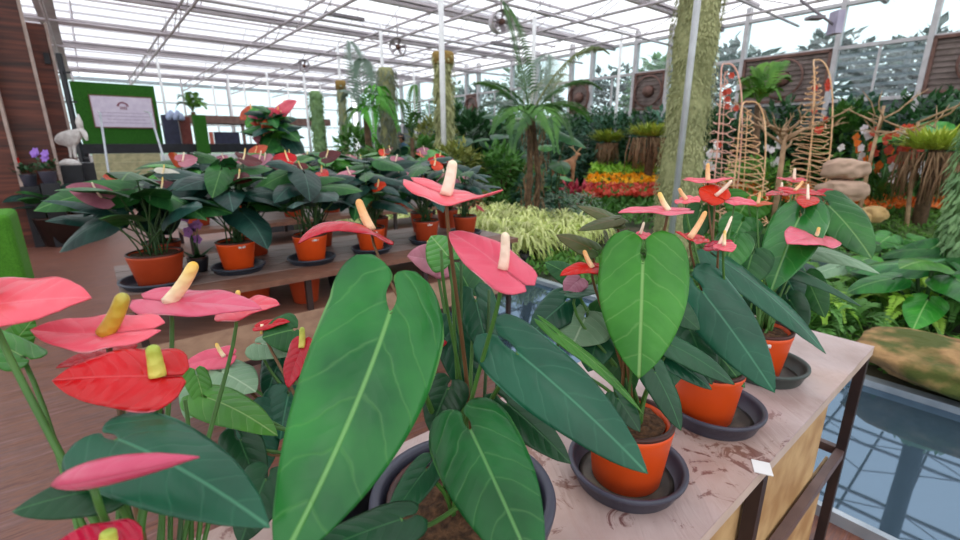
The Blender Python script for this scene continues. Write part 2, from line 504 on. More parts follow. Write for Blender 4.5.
# ------------------------------------------------------------ pool
def watermat():
    m, nt, p = newmat('dark_water')
    tc = nd(nt, 'ShaderNodeTexCoord')
    nz = nd(nt, 'ShaderNodeTexNoise', Vector=tc.outputs['Object'], Scale=3, Detail=2)
    bn = nd(nt, 'ShaderNodeBump', Height=nz.outputs[0], Strength=.012, Distance=.02)
    gl = nd(nt, 'ShaderNodeBsdfGlossy', Color=C('90a6bc'), Roughness=.02); nt.links.new(bn.outputs[0], gl.inputs['Normal'])
    df = nd(nt, 'ShaderNodeBsdfDiffuse', Color=C('40525f'))
    ms = nd(nt, 'ShaderNodeMixShader', i0=.42, i1=df.outputs[0], i2=gl.outputs[0])
    nt.links.new(ms.outputs[0], nt.nodes['Material Output'].inputs[0])
    return m
struct(hbox('pool_water', (2.05, -3, -.01), (3.42, 3.45, .02), watermat()), 'still blue-grey water mirroring the glass roof', 'water')
RIM = M('pool_rim_metal', C('9aa4ae'), C('b4bcc4'), rough=.35, metal=.4)
for lo, hi in (((2.02, -3, 0), (2.05, 3.48, .05)), ((3.42, -3, 0), (3.50, 3.48, .06)), ((2.05, 3.45, 0), (3.42, 3.53, .05))):
    struct(hbox('trim_pool', lo, hi, RIM))

# ------------------------------------------------------------ roof
BEAM = M('painted_roof_steel', C('b8aeb6'), C('cac2c8'), rough=.5, scale=2)
WHITE = M('white_post_paint', C('dcdcde'), C('e8e8ea'), rough=.4)
def glassmat(name, tint, haze, gloss):
    m, nt, p = newmat(name)
    tr = nd(nt, 'ShaderNodeBsdfTransparent', Color=tint)
    tl = nd(nt, 'ShaderNodeBsdfTranslucent', Color=(1, 1, 1, 1))
    gl = nd(nt, 'ShaderNodeBsdfGlossy', Color=(1, 1, 1, 1), Roughness=.03)
    a = nd(nt, 'ShaderNodeMixShader', i0=haze, i1=tr.outputs[0], i2=tl.outputs[0])
    b = nd(nt, 'ShaderNodeMixShader', i0=gloss, i1=a.outputs[0], i2=gl.outputs[0])
    nt.links.new(b.outputs[0], nt.nodes['Material Output'].inputs[0])
    return m
ROOFG = glassmat('roof_glass', (.97, .98, 1, 1), .12, .03)
WALLG = glassmat('wall_glass', (.86, .95, .96, 1), .04, .07)
A0, A1 = -10.5, 12.9
GB = [-.4+3.2*k for k in range(-1, 10)]          # gutters
ZG = 4.2
vs = []; fs = []
for i, b in enumerate(GB):
    for z, bb in ((ZG+.1, b), (ZG+.8, b+1.6)):
        if bb > GB[-1]+.1: continue
        vs += [(A0, bb, z), (A1, bb, z)]
for i in range(0, len(vs)-2, 2): fs.append((i, i+1, i+3, i+2))
struct(rot(mk('ceiling', vs, fs, ROOFG, None, None, False)), 'zigzag glass roof of the greenhouse, bright with white sky', 'ceiling')
for i, b in enumerate(GB):
    m_ = MB().tube([(A0, b, ZG), (A1, b, ZG)], .055, 8); m_.box((A0, b-.09, ZG+.05), (A1, b+.09, ZG+.10))
    struct(rot(m_.build('roof_beam', BEAM, smooth=False)))
    for q, zz in ((.8, .45), (1.6, .80), (2.4, .45)):
        if i == len(GB)-1: break
        struct(rot(MB().box((A0, b+q-.02, ZG+zz-.07), (A1, b+q+.02, ZG+zz-.02)).build('roof_purlin', BEAM, smooth=False)))
    if i < len(GB)-1:
        m_ = MB(); a = A0
        while a < A1:
            for s in (0, 1):
                m_.tube([(a, b if s == 0 else b+3.2, ZG+.09), (a, b+1.6, ZG+.79)], .014, 4)
            a += 2.15
        struct(rot(m_.build('roof_glazing_bars', BEAM, smooth=False)))
for k, a in enumerate([-8.8+2.15*i for i in range(10)]):
    m_ = MB()
    if k == 4: m_.box((a-.16, GB[0], ZG-.06), (a+.16, GB[-1], ZG-.03))
    m_.tube([(a, GB[0], ZG-.02), (a, GB[-1], ZG-.02)], .028, 6); m_.tube([(a, GB[0], ZG-.30), (a, GB[-1], ZG-.30)], .028, 6)
    b = GB[0]; n = 0
    while b < GB[-1]-.1:
        m_.tube([(a, b, ZG-.30 if n % 2 else ZG-.02), (a, b+.8, ZG-.02 if n % 2 else ZG-.30)], .011, 4)
        b += .8; n += 1
    struct(rot(m_.build('roof_truss', BEAM, smooth=False)))
# heating pipes and screens hung below the gutters
for b, z, r in ((7.1, 3.95, .028), (10.4, 3.95, .028), (13.8, 3.9, .03), (4.3, 4.0, .025), (17.2, 3.9, .03)):
    struct(rot(MB().tube([(A0, b, z), (A1, b, z)], r, 6).build('roof_pipe', BEAM)))

# ------------------------------------------------------------ right wall: posts, windows, fan bays
WA = 12.8; ZS, ZT, ZE = 2.36, 3.40, 4.25
FRAME = M('grey_window_frame', C('b8b4b8'), C('c8c4c8'), rough=.4)
LOWW = M('lower_wall_panel', C('60686a'), C('4a5456'), rough=.7, scale=2)
struct(hbox('wall_right', (WA-.02, -6, 0), (WA+.1, 27, ZS-.06), LOWW), 'grey lower wall behind the garden planting', 'wall')
for z, d in ((ZS-.03, .06), (ZT, .05), (ZE, .08)):
    struct(hbox('trim_window_rail', (WA-d, -6, z-.035), (WA+.06, 27, z+.035), FRAME))
edges = [-5, -3.2, -1.4, .2, 1.96, 3.45, 5.35, 7.3, 8.35, 9.9, 10.75, 12.3, 13.6, 15.6, 16.4, 18.4, 20.2, 21.8, 23.4, 25, 26.8]
for b in edges:
    struct(hbox('trim_window_post', (WA-.09, b-.045, 0), (WA+.08, b+.045, ZE+.3), FRAME))
BROWN = M('rusty_louvre', C('8c7c78'), C('70605c'), rough=.5, scale=5)
BROWN2 = M('rusty_fan_metal', C('64463e'), C('7a5850'), rough=.5, scale=8)
wi = 0
fans = (3, 5, 7, 9, 13)
for i in range(len(edges)-1):
    b0, b1 = edges[i]+.05, edges[i+1]-.05
    if i in fans:
        k = fans.index(i)
        lab = ['brown exhaust fan in the wall at the right photo edge', 'brown exhaust fan in the wall behind the right cane spiral', 'brown exhaust fan just left of the big moss column',
               'small brown exhaust fan behind the right fronds of the centre palm', 'small brown exhaust fan left of the centre palm'][k]
        bc = (b0+b1)/2; zc = (ZS+ZT)/2
        t = thing('exhaust_fan', lab, 'fan', AB(WA-.05, bc, zc), 'exhaust fans along the window wall')
        m_ = MB().box((WA-.02, b0, ZS), (WA+.12, b1, ZT), True)
        for q in range(9): m_.box((WA-.05, b0+.05, ZS+.06+q*.105), (WA-.02, b1-.05, ZS+.10+q*.105), True)
        m_.build('louvre_panel', BROWN, t, False)
        fr = MB()
        for lo, hi in (((WA-.1, b0, ZS), (WA-.02, b0+.06, ZT)), ((WA-.1, b1-.06, ZS), (WA-.02, b1, ZT)), ((WA-.1, b0, ZT-.06), (WA-.02, b1, ZT)), ((WA-.1, b0, ZS), (WA-.02, b1, ZS+.06))):
            fr.box(lo, hi, True)
        fr.build('frame', BROWN2, t, False)
        c = AB(WA-.11, bc, zc)
        MB().tube([c+AX*.06, c-AX*.06], [.17, .14], 16).build('motor_hub', BROWN2, t)
        g_ = MB().lathe([(.40, 0), (.44, 0), (.44, .03), (.40, .03)], (0, 0, 0), 28, True).build('guard_ring', BROWN2)
        g_.parent = t; g_.matrix_local = Matrix.Translation(c-t.location-AX*.02) @ AX.to_track_quat('Z', 'Y').to_matrix().to_4x4()
    else:
        wi += 1
        o = struct(hbox('window_%d' % wi, (WA, b0, ZS), (WA+.015, b1, ZT-.035), WALLG))
        bc = (b0+b1)/2
        f = MB().box((WA-.03, bc-.02, ZS), (WA+.03, bc+.02, ZT)); f.build('window_bar', FRAME, None, False).parent = o
    wi += 1
    struct(hbox('window_%d' % wi, (WA, b0, ZT+.035), (WA+.015, b1, ZE-.035), WALLG))
# far end wall
FARW = M('far_white_panel', C('dcdcdc'), C('ccd0d0'), rough=.6)
for b in range(-10, 13, 2):
    struct(hbox('trim_end_post', (b-.04, 27.5, 0), (b+.04, 27.6, ZE+.2), FRAME))
for z in (1.2, 2.3, 3.3): struct(hbox('trim_end_rail', (-10, 27.5, z-.03), (WA, 27.58, z+.03), FRAME))
wi += 1
struct(hbox('window_%d' % wi, (-10, 27.6, .9), (WA, 27.615, ZE), WALLG), 'bright glass end wall far behind', 'window')
struct(hbox('wall_back', (-10, 27.6, 0), (WA, 27.7, .9), FARW))
# brown canopy across the far left end
CAN = M('brown_fascia', C('6c5048'), C('80625a'), rough=.7)
q = G(255, 131, 1.5)
cn = tag(hbox('shed_roof', (3.0, 20.0, 2.15), (8.2, 21.6, 2.42), CAN), 'long brown flat canopy roof at the far end of the hall', 'canopy')
for a in (3.1, 4.7, 6.3, 7.9):
    o = MB().box((a, 20.1, 0), (a+.1, 20.2, 2.15)).build('post', CAN, None, False); o.parent = cn
# outside ground
OUT = M('outside_ground', C('7c8a70'), C('98a088'), rough=1, scale=.4)
struct(hbox('ground_outside', (-60, -40, -.4), (80, 90, -.1), OUT))

# ------------------------------------------------------------ display tables
def marbled():
    m, nt, p = newmat('plastic_covered_tabletop')
    tc = nd(nt, 'ShaderNodeTexCoord')
    n1 = nd(nt, 'ShaderNodeTexNoise', Vector=tc.outputs['Object'], Scale=5, Detail=6)
    n2 = nd(nt, 'ShaderNodeTexNoise', Vector=tc.outputs['Object'], Scale=13, Detail=8, Roughness=.7, Distortion=1.2)
    col = ramp(nt, n1.outputs[0], [(.35, C('a48a84')), (.6, C('bea8a6')), (.8, C('ccbcc0'))])
    # dark red spills, gathered near the front pots
    n3 = nd(nt, 'ShaderNodeTexNoise', Vector=tc.outputs['Object'], Scale=2.6, Detail=2)
    sp = math_(nt, 'MULTIPLY', n2.outputs[0], math_(nt, 'MULTIPLY_ADD', n3.outputs[0], .9, .42))
    st = nd(nt, 'ShaderNodeMapRange', Value=sp, i1=.505, i2=.55).outputs[0]
    sy = nd(nt, 'ShaderNodeSeparateXYZ', Vector=tc.outputs['Object'])
    st = math_(nt, 'MULTIPLY', st, nd(nt, 'ShaderNodeMapRange', Value=sy.outputs[1], i1=.05, i2=.22, i3=1.0, i4=.1).outputs[0])
    col = mix(nt, math_(nt, 'MULTIPLY', st, .85), col, C('5c2028'))
    tan = nd(nt, 'ShaderNodeMapRange', Value=n3.outputs[0], i1=.5, i2=.7).outputs[0]
    col = mix(nt, math_(nt, 'MULTIPLY', tan, .55), col, C('b88a68'))
    nt.links.new(col, p.inputs['Base Color'])
    p.inputs['Roughness'].default_value = .3
    mp = nd(nt, 'ShaderNodeMapping', Vector=tc.outputs['Object'], Scale=(26, 5, 1), Rotation=(0, 0, .5))
    cr = nd(nt, 'ShaderNodeTexNoise', Vector=mp.outputs[0], Scale=1.0, Detail=4, Distortion=1.0)
    bn = nd(nt, 'ShaderNodeBump', Height=cr.outputs[0], Strength=.5, Distance=.01)
    nt.links.new(bn.outputs[0], p.inputs['Normal'])
    return m
TTOP = marbled()
PLY = M('plywood_panel', C('c4a274'), C('a0784c'), rough=.6, scale=9, detail=7)
IRON = M('dark_brown_iron', C('2e2222'), C('3a2a28'), rough=.5, scale=12)
STEELB = M('brown_iron_rail', C('6a5450'), C('5a4644'), rough=.45, scale=10)
EDGE = M('tabletop_edge', C('b8a294'), C('c8b4aa'), rough=.5)
t = thing('display_table', 'foreground display table with stained plastic-covered top and dark iron legs', 'table', AB(.8, .5, 0))
ZT0 = .80
m_ = MB().box((-.62, .25, ZT0-.003), (1.90, .80, ZT0), True); m_.build('tabletop', TTOP, t, False)
MB().box((-.62, .25, ZT0-.03), (1.90, .80, ZT0-.003), True).build('top_board', EDGE, t, False)
for a in (-.58, .12, 1.0, 1.86):
    for b in (.265, .76):
        MB().box((a-.014, b-.014, 0), (a+.014, b+.014, ZT0-.03), True).build('leg', IRON, t, False)
for b in (.265, .76):
    MB().box((-.58, b-.012, .39), (1.86, b+.012, .42), True).build('rail', STEELB, t, False)
MB().box((1.848, .265, .39), (1.872, .76, .42), True).build('rail', STEELB, t, False)
MB().box((-.58, .285, .02), (1.80, .292, .40), True).build('side_panel', PLY, t, False)
MB().box((-.58, .285, .40), (1.62, .292, ZT0-.03), True).build('side_panel', PLY, t, False)
MB().box((-.58, .735, .02), (1.84, .742, ZT0-.03), True).build('side_panel', PLY, t, False)
cpt = G(762, 468, ZT0)
o = hbox('paper_card', (-.021, -.017, 0), (.021, .017, .002), STICK); o.location = cpt; o.rotation_euler = (0, 0, ANG+.5)
tag(o, 'small square white card lying on the foreground table near its edge', 'card')

WOODT = M('weathered_bench_wood', C('7a665e'), C('94807a'), rough=.45, scale=3, stretch=(1, 14, 1), bump=.2)
WOODB = M('bench_wood_edge', C('6e4a3c'), C('805a4a'), rough=.5, scale=3, stretch=(1, 10, 10))
BOARD = M('pale_bench_board', C('b09078'), C('9c7c68'), rough=.6, scale=3, stretch=(1, 8, 8))
def bench(label, a0, a1, b0, b1, z, front=True):
    t = thing('plant_bench', label, 'bench', AB((a0+a1)/2, (b0+b1)/2, 0))
    n = max(3, round((b1-b0)/.16)); w = (b1-b0)/n
    for k in range(n):
        MB().box((a0, b0+k*w+.004, z-.03), (a1, b0+(k+1)*w-.004, z), True).build('slat', WOODB if k == 0 else WOODT, t, False)
    L = a1-a0; nl = max(2, round(L/.8)+1)
    for k in range(nl):
        a = a0+.05+(L-.1)*k/(nl-1)
        for b in (b0+.04, b1-.04):
            MB().box((a-.014, b-.014, 0), (a+.014, b+.014, z-.03), True).build('leg', IRON, t, False)
    MB().box((a0, b0+.03, z-.22), (a1, b1-.03, z-.20), True).build('lower_shelf', WOODB, t, False)
    if front:
        MB().box((a0, b0+.012, z-.38), (a1, b0+.024, z-.20), True).build('front_board', BOARD, t, False)
        MB().box((a0, b0+.0, z-.41), (a1, b0+.03, z-.38), True).build('rail', IRON, t, False)
    return t
bench('wooden plant bench across the middle holding the front row of orange pots', .0, 2.25, 2.30, 3.15, .80)
bench('low wooden plant bench at the back left behind the middle bench',   .45, 3.2, 4.05, 4.75, .80, False)
# ------------------------------------------------------------ foreground anthuriums
TZ = ZT0
# centre plant in the black pot
c0 = AB(.33, .41, TZ)
c0 = G(463, 489, .955); c0.z = TZ
R0 = .137
o = MB().lathe([(0, 0), (R0*.80, 0), (R0*.82, .004), (R0*.965, .13), (R0*.98, .132), (R0, .148), (R0*.985, .153), (R0*.90, .153), (R0*.885, .148), (R0*.86, .12), (R0*.74, .006), (0, .006)], c0, 56, True).build('cachepot', POT_GY)
settle(o, c0); tag(o, 'wide grey outer pot around the black pot in the centre foreground', 'outer pot')
p = Plant('potted_anthurium', 'big anthurium in a black pot, centre foreground, with the largest leaf', c0+UP*.007, seed=3)
p.pot(.112, .140, POT_BK, rb=.085, rim=.012)
K = dict(quilt=.05)
p.leaf((390, 312, .50), (276, 572, .37), 71, L_GREEN, hint=(1, .25, .05), bend=.35, fold=.12, sway=-.025, lsh=-.20, flare=.7, gap=.08, back=.25, pr=.0036, rows=34, cols=10, wave=.03, lift=.12, **K)
p.leaf((518, 353, .55), (648, 474, .50), 38, L_TEAL, hint=(.9, .7, -.1), bend=.4, fold=.12, back=.27, pr=.0032, rows=30, cols=9, **K)
p.leaf((471, 431, .52), (540, 585, .40), 50, L_DEEP, hint=(1, .5), bend=.35, fold=.1, back=.26, pr=.003, rows=30, cols=9, **K)
p.leaf((508, 404, .60), (571, 464, .58), 22, L_DARK, hint=(.6, .8), bend=.3)
p.leaf((425, 470, .60), (385, 528, .55), 17, L_DARK, hint=(.7, .6), bend=.3)
p.leaf((400, 520, .46), (300, 560, .40), 26, L_DARK, hint=(.5, .9), bend=.3)
p.leaf((448, 256, .66), (431, 236, .72), 20, L_BRIGHT, hint=(1, .2), bend=.2)
p.leaf((476, 300, .68), (490, 360, .66), 20, L_TEAL, hint=(1, .3), bend=.3)
p.leaf((455, 330, .72), (470, 400, .70), 22, L_TEAL, hint=(1, .2), bend=.3)
p.leaf((470, 290, .74), (455, 262, .78), 16, L_MIDG, hint=(1, .2), bend=.2)
p.leaf((448, 388, .62), (430, 432, .60), 22, L_DARK, hint=(.8, .6), bend=.3)
p.flower((446, 196, .555), (503, 190, .50), 24, (453, 160, .555), S_PINK, X_CREAM, hint=(.16, 1), sr=.0078, pm=STEM_R, back=.75, bend=-.6, fold=-.1)
p.flower((503, 269, .50), (449, 232, .56), 23, (505, 232, .49), S_PINK, X_CREAM, hint=(.75, .8), sr=.006, back=.42, bend=.3, fold=-.05)
p.flower((371, 230, .78), (298, 244, .70), 20, (358, 199, .78), S_RED, X_APR, hint=(.14, 1), sr=.0085, back=.35, bend=1.4, pm=STEM_R, fold=.15)
p.flower((437, 262, .74), (407, 256, .70), 18, (428, 240, .74), S_DULL, X_YEL, hint=(.9, .4), sr=.004, back=.5)
for k, (x, y, t_) in enumerate(((441, 290, .60), (461, 300, .62), (452, 312, .66), (489, 330, .66))):
    p.stalk(P(x, y-40, t_), 'stalk', STEM_D if k % 2 else STEM, .0024, p.root, UP)

# left plant, its pot below the frame
c1 = AB(-.03, .41, TZ)
saucer('black plant saucer at the left end of the foreground table', c1, .125, .03, POT_BK)
p = Plant('potted_anthurium', 'anthurium in the left foreground corner with large pink and red flowers', c1+UP*.007, seed=8)
p.pot(.10, .15, POT_OR, rb=.078)
p.leaf((118, 440, .385), (270, 528, .345), 48, L_TEAL, hint=(.55, .9), bend=.55, fold=.10, back=.20, rows=30, cols=9, pr=.003, **K)
p.leaf((108, 488, .37), (12, 512, .35), 25, L_DARK, hint=(.6, .8), bend=.4, pr=.003)
p.leaf((22, 356, .46), (-60, 322, .50), 17, L_BRIGHT, hint=(.7, .7), bend=.3, back=.12, pr=.0024)
p.leaf((8, 350, .52), (34, 318, .54), 14, L_BRIGHT, hint=(1, .1), bend=.3, petiole=False)
p.flower((-12, 306, .42), (92, 298, .44), 40, (-16, 260, .42), S_PINK, X_OLIVE, hint=(.62, 1), sr=.007, back=.5, bend=.25, pr=.003)
p.flower((106, 334, .47), (30, 330, .45), 26, (124, 293, .465), S_PINK, X_OLIVE, hint=(.55, 1), sr=.0085, back=.85, bend=-.3, fold=-.2, pr=.003, pm=STEM_R)
p.flower((170, 302, .54), (262, 309, .52), 25, (195, 262, .53), S_PINK, X_YEL, hint=(.40, 1), sr=.0085, back=.36, bend=.12)
p.flower((236, 310, .62), (280, 305, .62), 22, (238, 290, .62), S_PINK, X_YEL, hint=(.25, 1), sr=.004, back=.4)
p.flower((158, 377, .44), (52, 381, .41), 38, (152, 345, .435), S_RED, X_GREEN, hint=(.75, .85), sr=.0075, back=.30, bend=.25, fold=-.06, pr=.0035, quilt=.09)
p.flower((120, 352, .50), (56, 368, .47), 16, None, S_RED, X_GREEN, hint=(.2, 1), back=.3)
e0, e1 = P(52, 485, .325), P(199, 457, .312)
bud = MB().tube(bez(e0, e0.lerp(e1, .3)+UP*.004, e0.lerp(e1, .7)+UP*.003, e1, 14), [.0010, .0048, .0072, .0086, .0094, .0096, .0094, .0090, .0083, .0074, .0064, .0050, .0035, .0019, .0005], 14).build('spathe', S_PINK, p.root, uv=True)
p.stalk(P(92, 483, .326), 'stalk', STEM, .0028, bud, UP)
p.flower((108, 551, .315), (38, 560, .30), 33, (108, 530, .315), S_RED, X_GREEN, hint=(.55, 1), sr=.006, back=.5, bend=.3)
for k, (x, y, t_) in enumerate(((118, 470, .46), (160, 490, .47), (168, 492, .48), (180, 490, .47), (200, 500, .49), (185, 400, .55), (136, 480, .45), (75, 505, .42), (210, 500, .50))):
    p.stalk(P(x, y, t_), 'stalk', STEM if k % 3 else STEM_D, .0026, p.root, UP)

# plant behind, between the two
c2 = AB(.24, .695, TZ)
saucer('black plant saucer hidden behind the large centre leaf', c2, .10, .028, POT_BK)
p = Plant('potted_anthurium', 'smaller anthurium with small red flowers just left of the largest leaf', c2+UP*.007, seed=14)
p.pot(.08, .125, POT_BK, rb=.062)
p.leaf((222, 372, .84), (256, 392, .80), 24, L_PALE, hint=(.6, .8), bend=.3)
p.leaf((205, 378, .86), (186, 420, .84), 20, L_PALE, hint=(.8, .6), bend=.3)
p.leaf((197, 376, .72), (206, 412, .70), 12, L_BRIGHT, hint=(1, .2, .5), bend=.3)
p.leaf((208, 398, .70), (278, 436, .66), 22, L_BRIGHT, hint=(.5, .9), bend=.5)
p.leaf((262, 344, .88), (302, 352, .86), 18, L_PALE, hint=(.5, .8), bend=.3)
p.leaf((292, 330, .86), (262, 338, .84), 22, L_MIDG, hint=(.8, .5), bend=.3)
p.leaf((283, 352, .90), (266, 400, .86), 20, L_TEAL, hint=(.9, .3, -.4), bend=.3)
p.leaf((252, 415, .80), (268, 470, .78), 24, L_TEAL, hint=(.8, .6), bend=.4)
p.leaf((288, 395, .84), (280, 440, .80), 24, L_TEAL, hint=(.9, .5), bend=.3)
p.leaf((240, 440, .72), (262, 500, .68), 20, L_DARK, hint=(.7, .7), bend=.4)
p.leaf((265, 480, .66), (240, 545, .62), 26, L_DARK, hint=(.7, .7), bend=.4)
p.flower((224, 357, .86), (181, 367, .84), 13, (216, 343, .85), S_PINK, X_YEL, hint=(.8, .8), sr=.004, back=.3, quilt=.12)
p.flower((262, 326, .86), (290, 322, .86), 9, (261, 334, .85), S_DEEP, X_YEL, hint=(.3, 1), sr=.003, back=.3, pm=STEM_R)
p.flower((302, 348, .80), (288, 388, .78), 14, (302, 327, .80), S_RED, X_GREEN, hint=(.9, .2, -.5), sr=.006, back=.3)
p.flower((437, 338, .72), (424, 348, .70), 12, None, S_DEEP, X_GREEN, hint=(.8, .8), back=.3)
for x, y, t_ in ((244, 380, .86), (250, 385, .86), (270, 420, .82), (264, 450, .78)):
    p.stalk(P(x, y, t_), 'stalk', STEM_R, .002, p.root, UP)

# three orange pots in line to the right
def az_to_cam(c): d = CAM-c; return math.atan2(d.y, d.x)
c3 = G(625, 477, TZ)
saucer('dark saucer under the nearest orange pot on the foreground table', c3, .115, .042, POT_GY, silt=True)
p = Plant('potted_anthurium', 'anthurium in the nearest orange pot, with one bright heart leaf facing the camera', c3+UP*.007, seed=21)
p.pot(.080, .135, POT_OR, rb=.066)
p.leaf((643, 263, .74), (639, 379, .68), 45, L_BRIGHT, hint=(1, .12), bend=.35, fold=.08, back=.33, rows=30, cols=9, pr=.003, **K)
p.leaf((585, 318, .86), (572, 346, .84), 30, L_PALE, hint=(1, .3), bend=.2, back=.4)
p.leaf((612, 318, .90), (630, 398, .86), 26, L_MIDG, hint=(.9, .5), bend=.4)
p.leaf((655, 372, .80), (681, 431, .78), 17, L_DARK, hint=(.8, .5, .4), bend=.4)
p.leaf((560, 336, .72), (643, 414, .70), 10, L_BRIGHT, hint=(.5, .9, .6), bend=.4)
p.leaf((600, 330, .88), (588, 372, .86), 22, L_DARK, hint=(.9, .5), bend=.3)
p.leaf((672, 345, .86), (735, 385, .84), 15, L_DARK, hint=(.7, .8), bend=.4)
p.leaf((660, 352, .88), (712, 390, .86), 14, L_TEAL, hint=(.7, .8), bend=.4)
p.leaf((618, 398, .82), (640, 432, .80), 13, L_DARK, hint=(.8, .6), bend=.3)
p.leaf((575, 292, .84), (618, 285, .90), 9, L_DARK, hint=(.3, 1), bend=.2)
p.leaf((565, 302, .88), (530, 335, .86), 20, L_TEAL, hint=(.8, .6), bend=.3)
p.leaf((616, 220, .80), (577, 206, .82), 10, L_BROWN, hint=(.5, .9), bend=.3, pm=STEM_R)
p.leaf((614, 220, .79), (578, 231, .78), 9, L_BROWN, hint=(.5, .8), bend=.3, petiole=False)
p.leaf((590, 248, .82), (556, 235, .84), 11, L_BROWN, hint=(.7, .7), bend=.3, pm=STEM_R)
p.leaf((570, 275, .90), (545, 262, .92), 12, L_MIDG, hint=(.8, .6), bend=.2)
p.leaf((664, 300, .92), (700, 330, .90), 16, L_DARK, hint=(.9, .4), bend=.3)
p.flower((668, 211, .76), (618, 213, .74), 13, (659, 192, .76), S_PINK, X_YEL, hint=(.22, 1), sr=.005, back=.5, bend=.25, pm=STEM_R)
p.flower((592, 268, .80), (560, 276, .78), 11, (584, 250, .80), S_DEEP, X_APR, hint=(.4, 1), sr=.005, back=.4, bend=.6, pm=STEM_R)
p.flower((577, 282, .86), (565, 294, .84), 12, None, S_DULL, X_APR, hint=(.7, .6), back=.4)
p.flower((640, 235, .82), (652, 240, .80), 8, (644, 222, .82), S_PINK, X_CREAM, hint=(.4, 1), sr=.003, back=.4)

c4 = G(702, 417, TZ)
saucer('grey saucer with water stains under the middle orange pot', c4+V((.022, .0, 0)), .115, .045, POT_GY, silt=True)
p = Plant('potted_anthurium', 'anthurium in the middle orange pot of the right-hand row', c4+UP*.007, seed=27)
p.pot(.078, .135, POT_OR, rb=.064)
p.leaf((703, 292, .98), (775, 393, .92), 30, L_TEAL, hint=(1, .5), bend=.35, fold=.1, back=.24, rows=26, cols=8, **K)
p.leaf((718, 258, 1.08), (826, 354, 1.0), 24, L_TEAL, hint=(.4, .9, .2), bend=.4, fold=.15, back=.15, rows=26, cols=8, **K)
p.leaf((690, 330, 1.08), (712, 385, 1.02), 20, L_DARK, hint=(.9, .5), bend=.4)
p.leaf((705, 340, 1.08), (745, 388, 1.04), 15, L_MIDG, hint=(.8, .7), bend=.4)
p.leaf((672, 350, 1.08), (665, 392, 1.02), 18, L_DARK, hint=(.9, .5), bend=.4)
p.leaf((735, 240, 1.12), (722, 275, 1.1), 18, L_GREEN, hint=(1, .3), bend=.3)
p.leaf((752, 255, 1.16), (742, 290, 1.14), 20, L_MIDG, hint=(1, .3), bend=.3)
p.leaf((700, 212, 1.15), (690, 245, 1.15), 14, L_MIDG, hint=(1, .3), bend=.3)
p.flower((690, 238, .98), (676, 232, .96), 12, (706, 211, .98), S_RED, X_APR, hint=(.4, 1), sr=.007, back=1.0, bend=-.4, quilt=0, pm=STEM_R)
p.flower((719, 245, 1.0), (734, 244, .98), 11, (732, 216, 1.02), S_RED, X_CREAM, hint=(.4, 1), sr=.004, back=1.1, bend=.4, quilt=0, pm=STEM_R)
p.flower((724, 246, .96), (732, 252, .92), 10, (725, 230, .96), S_PINK, X_YEL, hint=(.8, .8), sr=.004, back=.5, quilt=0)
p.flower((708, 181, 1.15), (734, 178, 1.10), 8, (708, 163, 1.15), S_PINK, X_APR, hint=(.25, 1), sr=.006, back=1.0, bend=-.2, pm=STEM_R)
p.flower((716, 196, 1.12), (700, 188, 1.15), 14, (732, 180, 1.10), S_DEEP, X_CREAM, hint=(.6, .9), sr=.005, back=.6, bend=.3, pm=STEM_R)
p.flower((735, 201, 1.10), (757, 205, 1.06), 9, None, S_PINK, X_CREAM, hint=(.4, 1), back=.4, bend=.2)
p.flower((686, 200, 1.05), (700, 202, 1.02), 11, (679, 188, 1.05), S_PINK, X_APR, hint=(.4, 1), sr=.005, back=.6)

c5 = G(752, 373, TZ)
saucer('green-grey saucer under the farthest orange pot of the right-hand row', c5+V((.030, .0, 0)), .112, .045, POT_GN, silt=True)
p = Plant('potted_anthurium', 'anthurium in the farthest orange pot of the right-hand row', c5+UP*.007, seed=33)
p.pot(.084, .14, POT_OR, rb=.066, sticker=(az_to_cam(c5)+.25, .82, .028))
p.leaf((799, 218, 1.28), (771, 292, 1.15), 26, L_GREEN, hint=(1, .3, -.2), bend=.3, fold=.12, back=.30, rows=26, cols=8, **K)
p.leaf((829, 206, 1.35), (872, 259, 1.25), 25, L_GREEN, hint=(.9, .5, .3), bend=.4, fold=.05, back=.28, rows=26, cols=8, **K)
p.leaf((776, 262, 1.22), (862, 307, 1.15), 13, L_DARK, hint=(.35, 1, .2), bend=.4, fold=.3, back=.1)
p.leaf((812, 250, 1.40), (880, 274, 1.36), 14, L_PALE, hint=(.4, 1), bend=.5)
p.leaf((782, 270, 1.38), (800, 302, 1.34), 18, L_TEAL, hint=(1, .4), bend=.3)
p.leaf((808, 280, 1.40), (825, 318, 1.36), 14, L_MIDG, hint=(1, .3), bend=.3)
p.leaf((760, 296, 1.40), (790, 330, 1.36), 16, L_DARK, hint=(.9, .6), bend=.3)
p.leaf((748, 200, 1.42), (735, 222, 1.45), 22, L_BRIGHT, hint=(1, .3), bend=.3)
p.leaf((742, 222, 1.40), (728, 250, 1.40), 20, L_GREEN, hint=(1, .3), bend=.3)
p.leaf((790, 300, 1.32), (806, 330, 1.28), 14, L_DARK, hint=(1, .3), bend=.3)
p.leaf((758, 240, 1.36), (748, 270, 1.34), 16, L_MIDG, hint=(1, .3), bend=.3)
p.flower((816, 237, 1.22), (787, 244, 1.14), 22, (819, 227, 1.21), S_PINK, X_YEL, hint=(.8, .8), sr=.005, back=.35, bend=.3)
p.flower((794, 180, 1.5), (776, 178, 1.5), 7, (795, 168, 1.5), S_RED, X_CREAM, hint=(.3, 1), sr=.005, back=.6, bend=-.2, quilt=0)
p.flower((795, 191, 1.36), (826, 196, 1.32), 8, (803, 181, 1.36), S_RED, X_APR, hint=(.3, 1), sr=.005, back=.6, bend=.3)
p.flower((782, 193, 1.42), (766, 196, 1.40), 8, (782, 182, 1.42), S_RED, X_CREAM, hint=(.3, 1), sr=.004, back=.5)
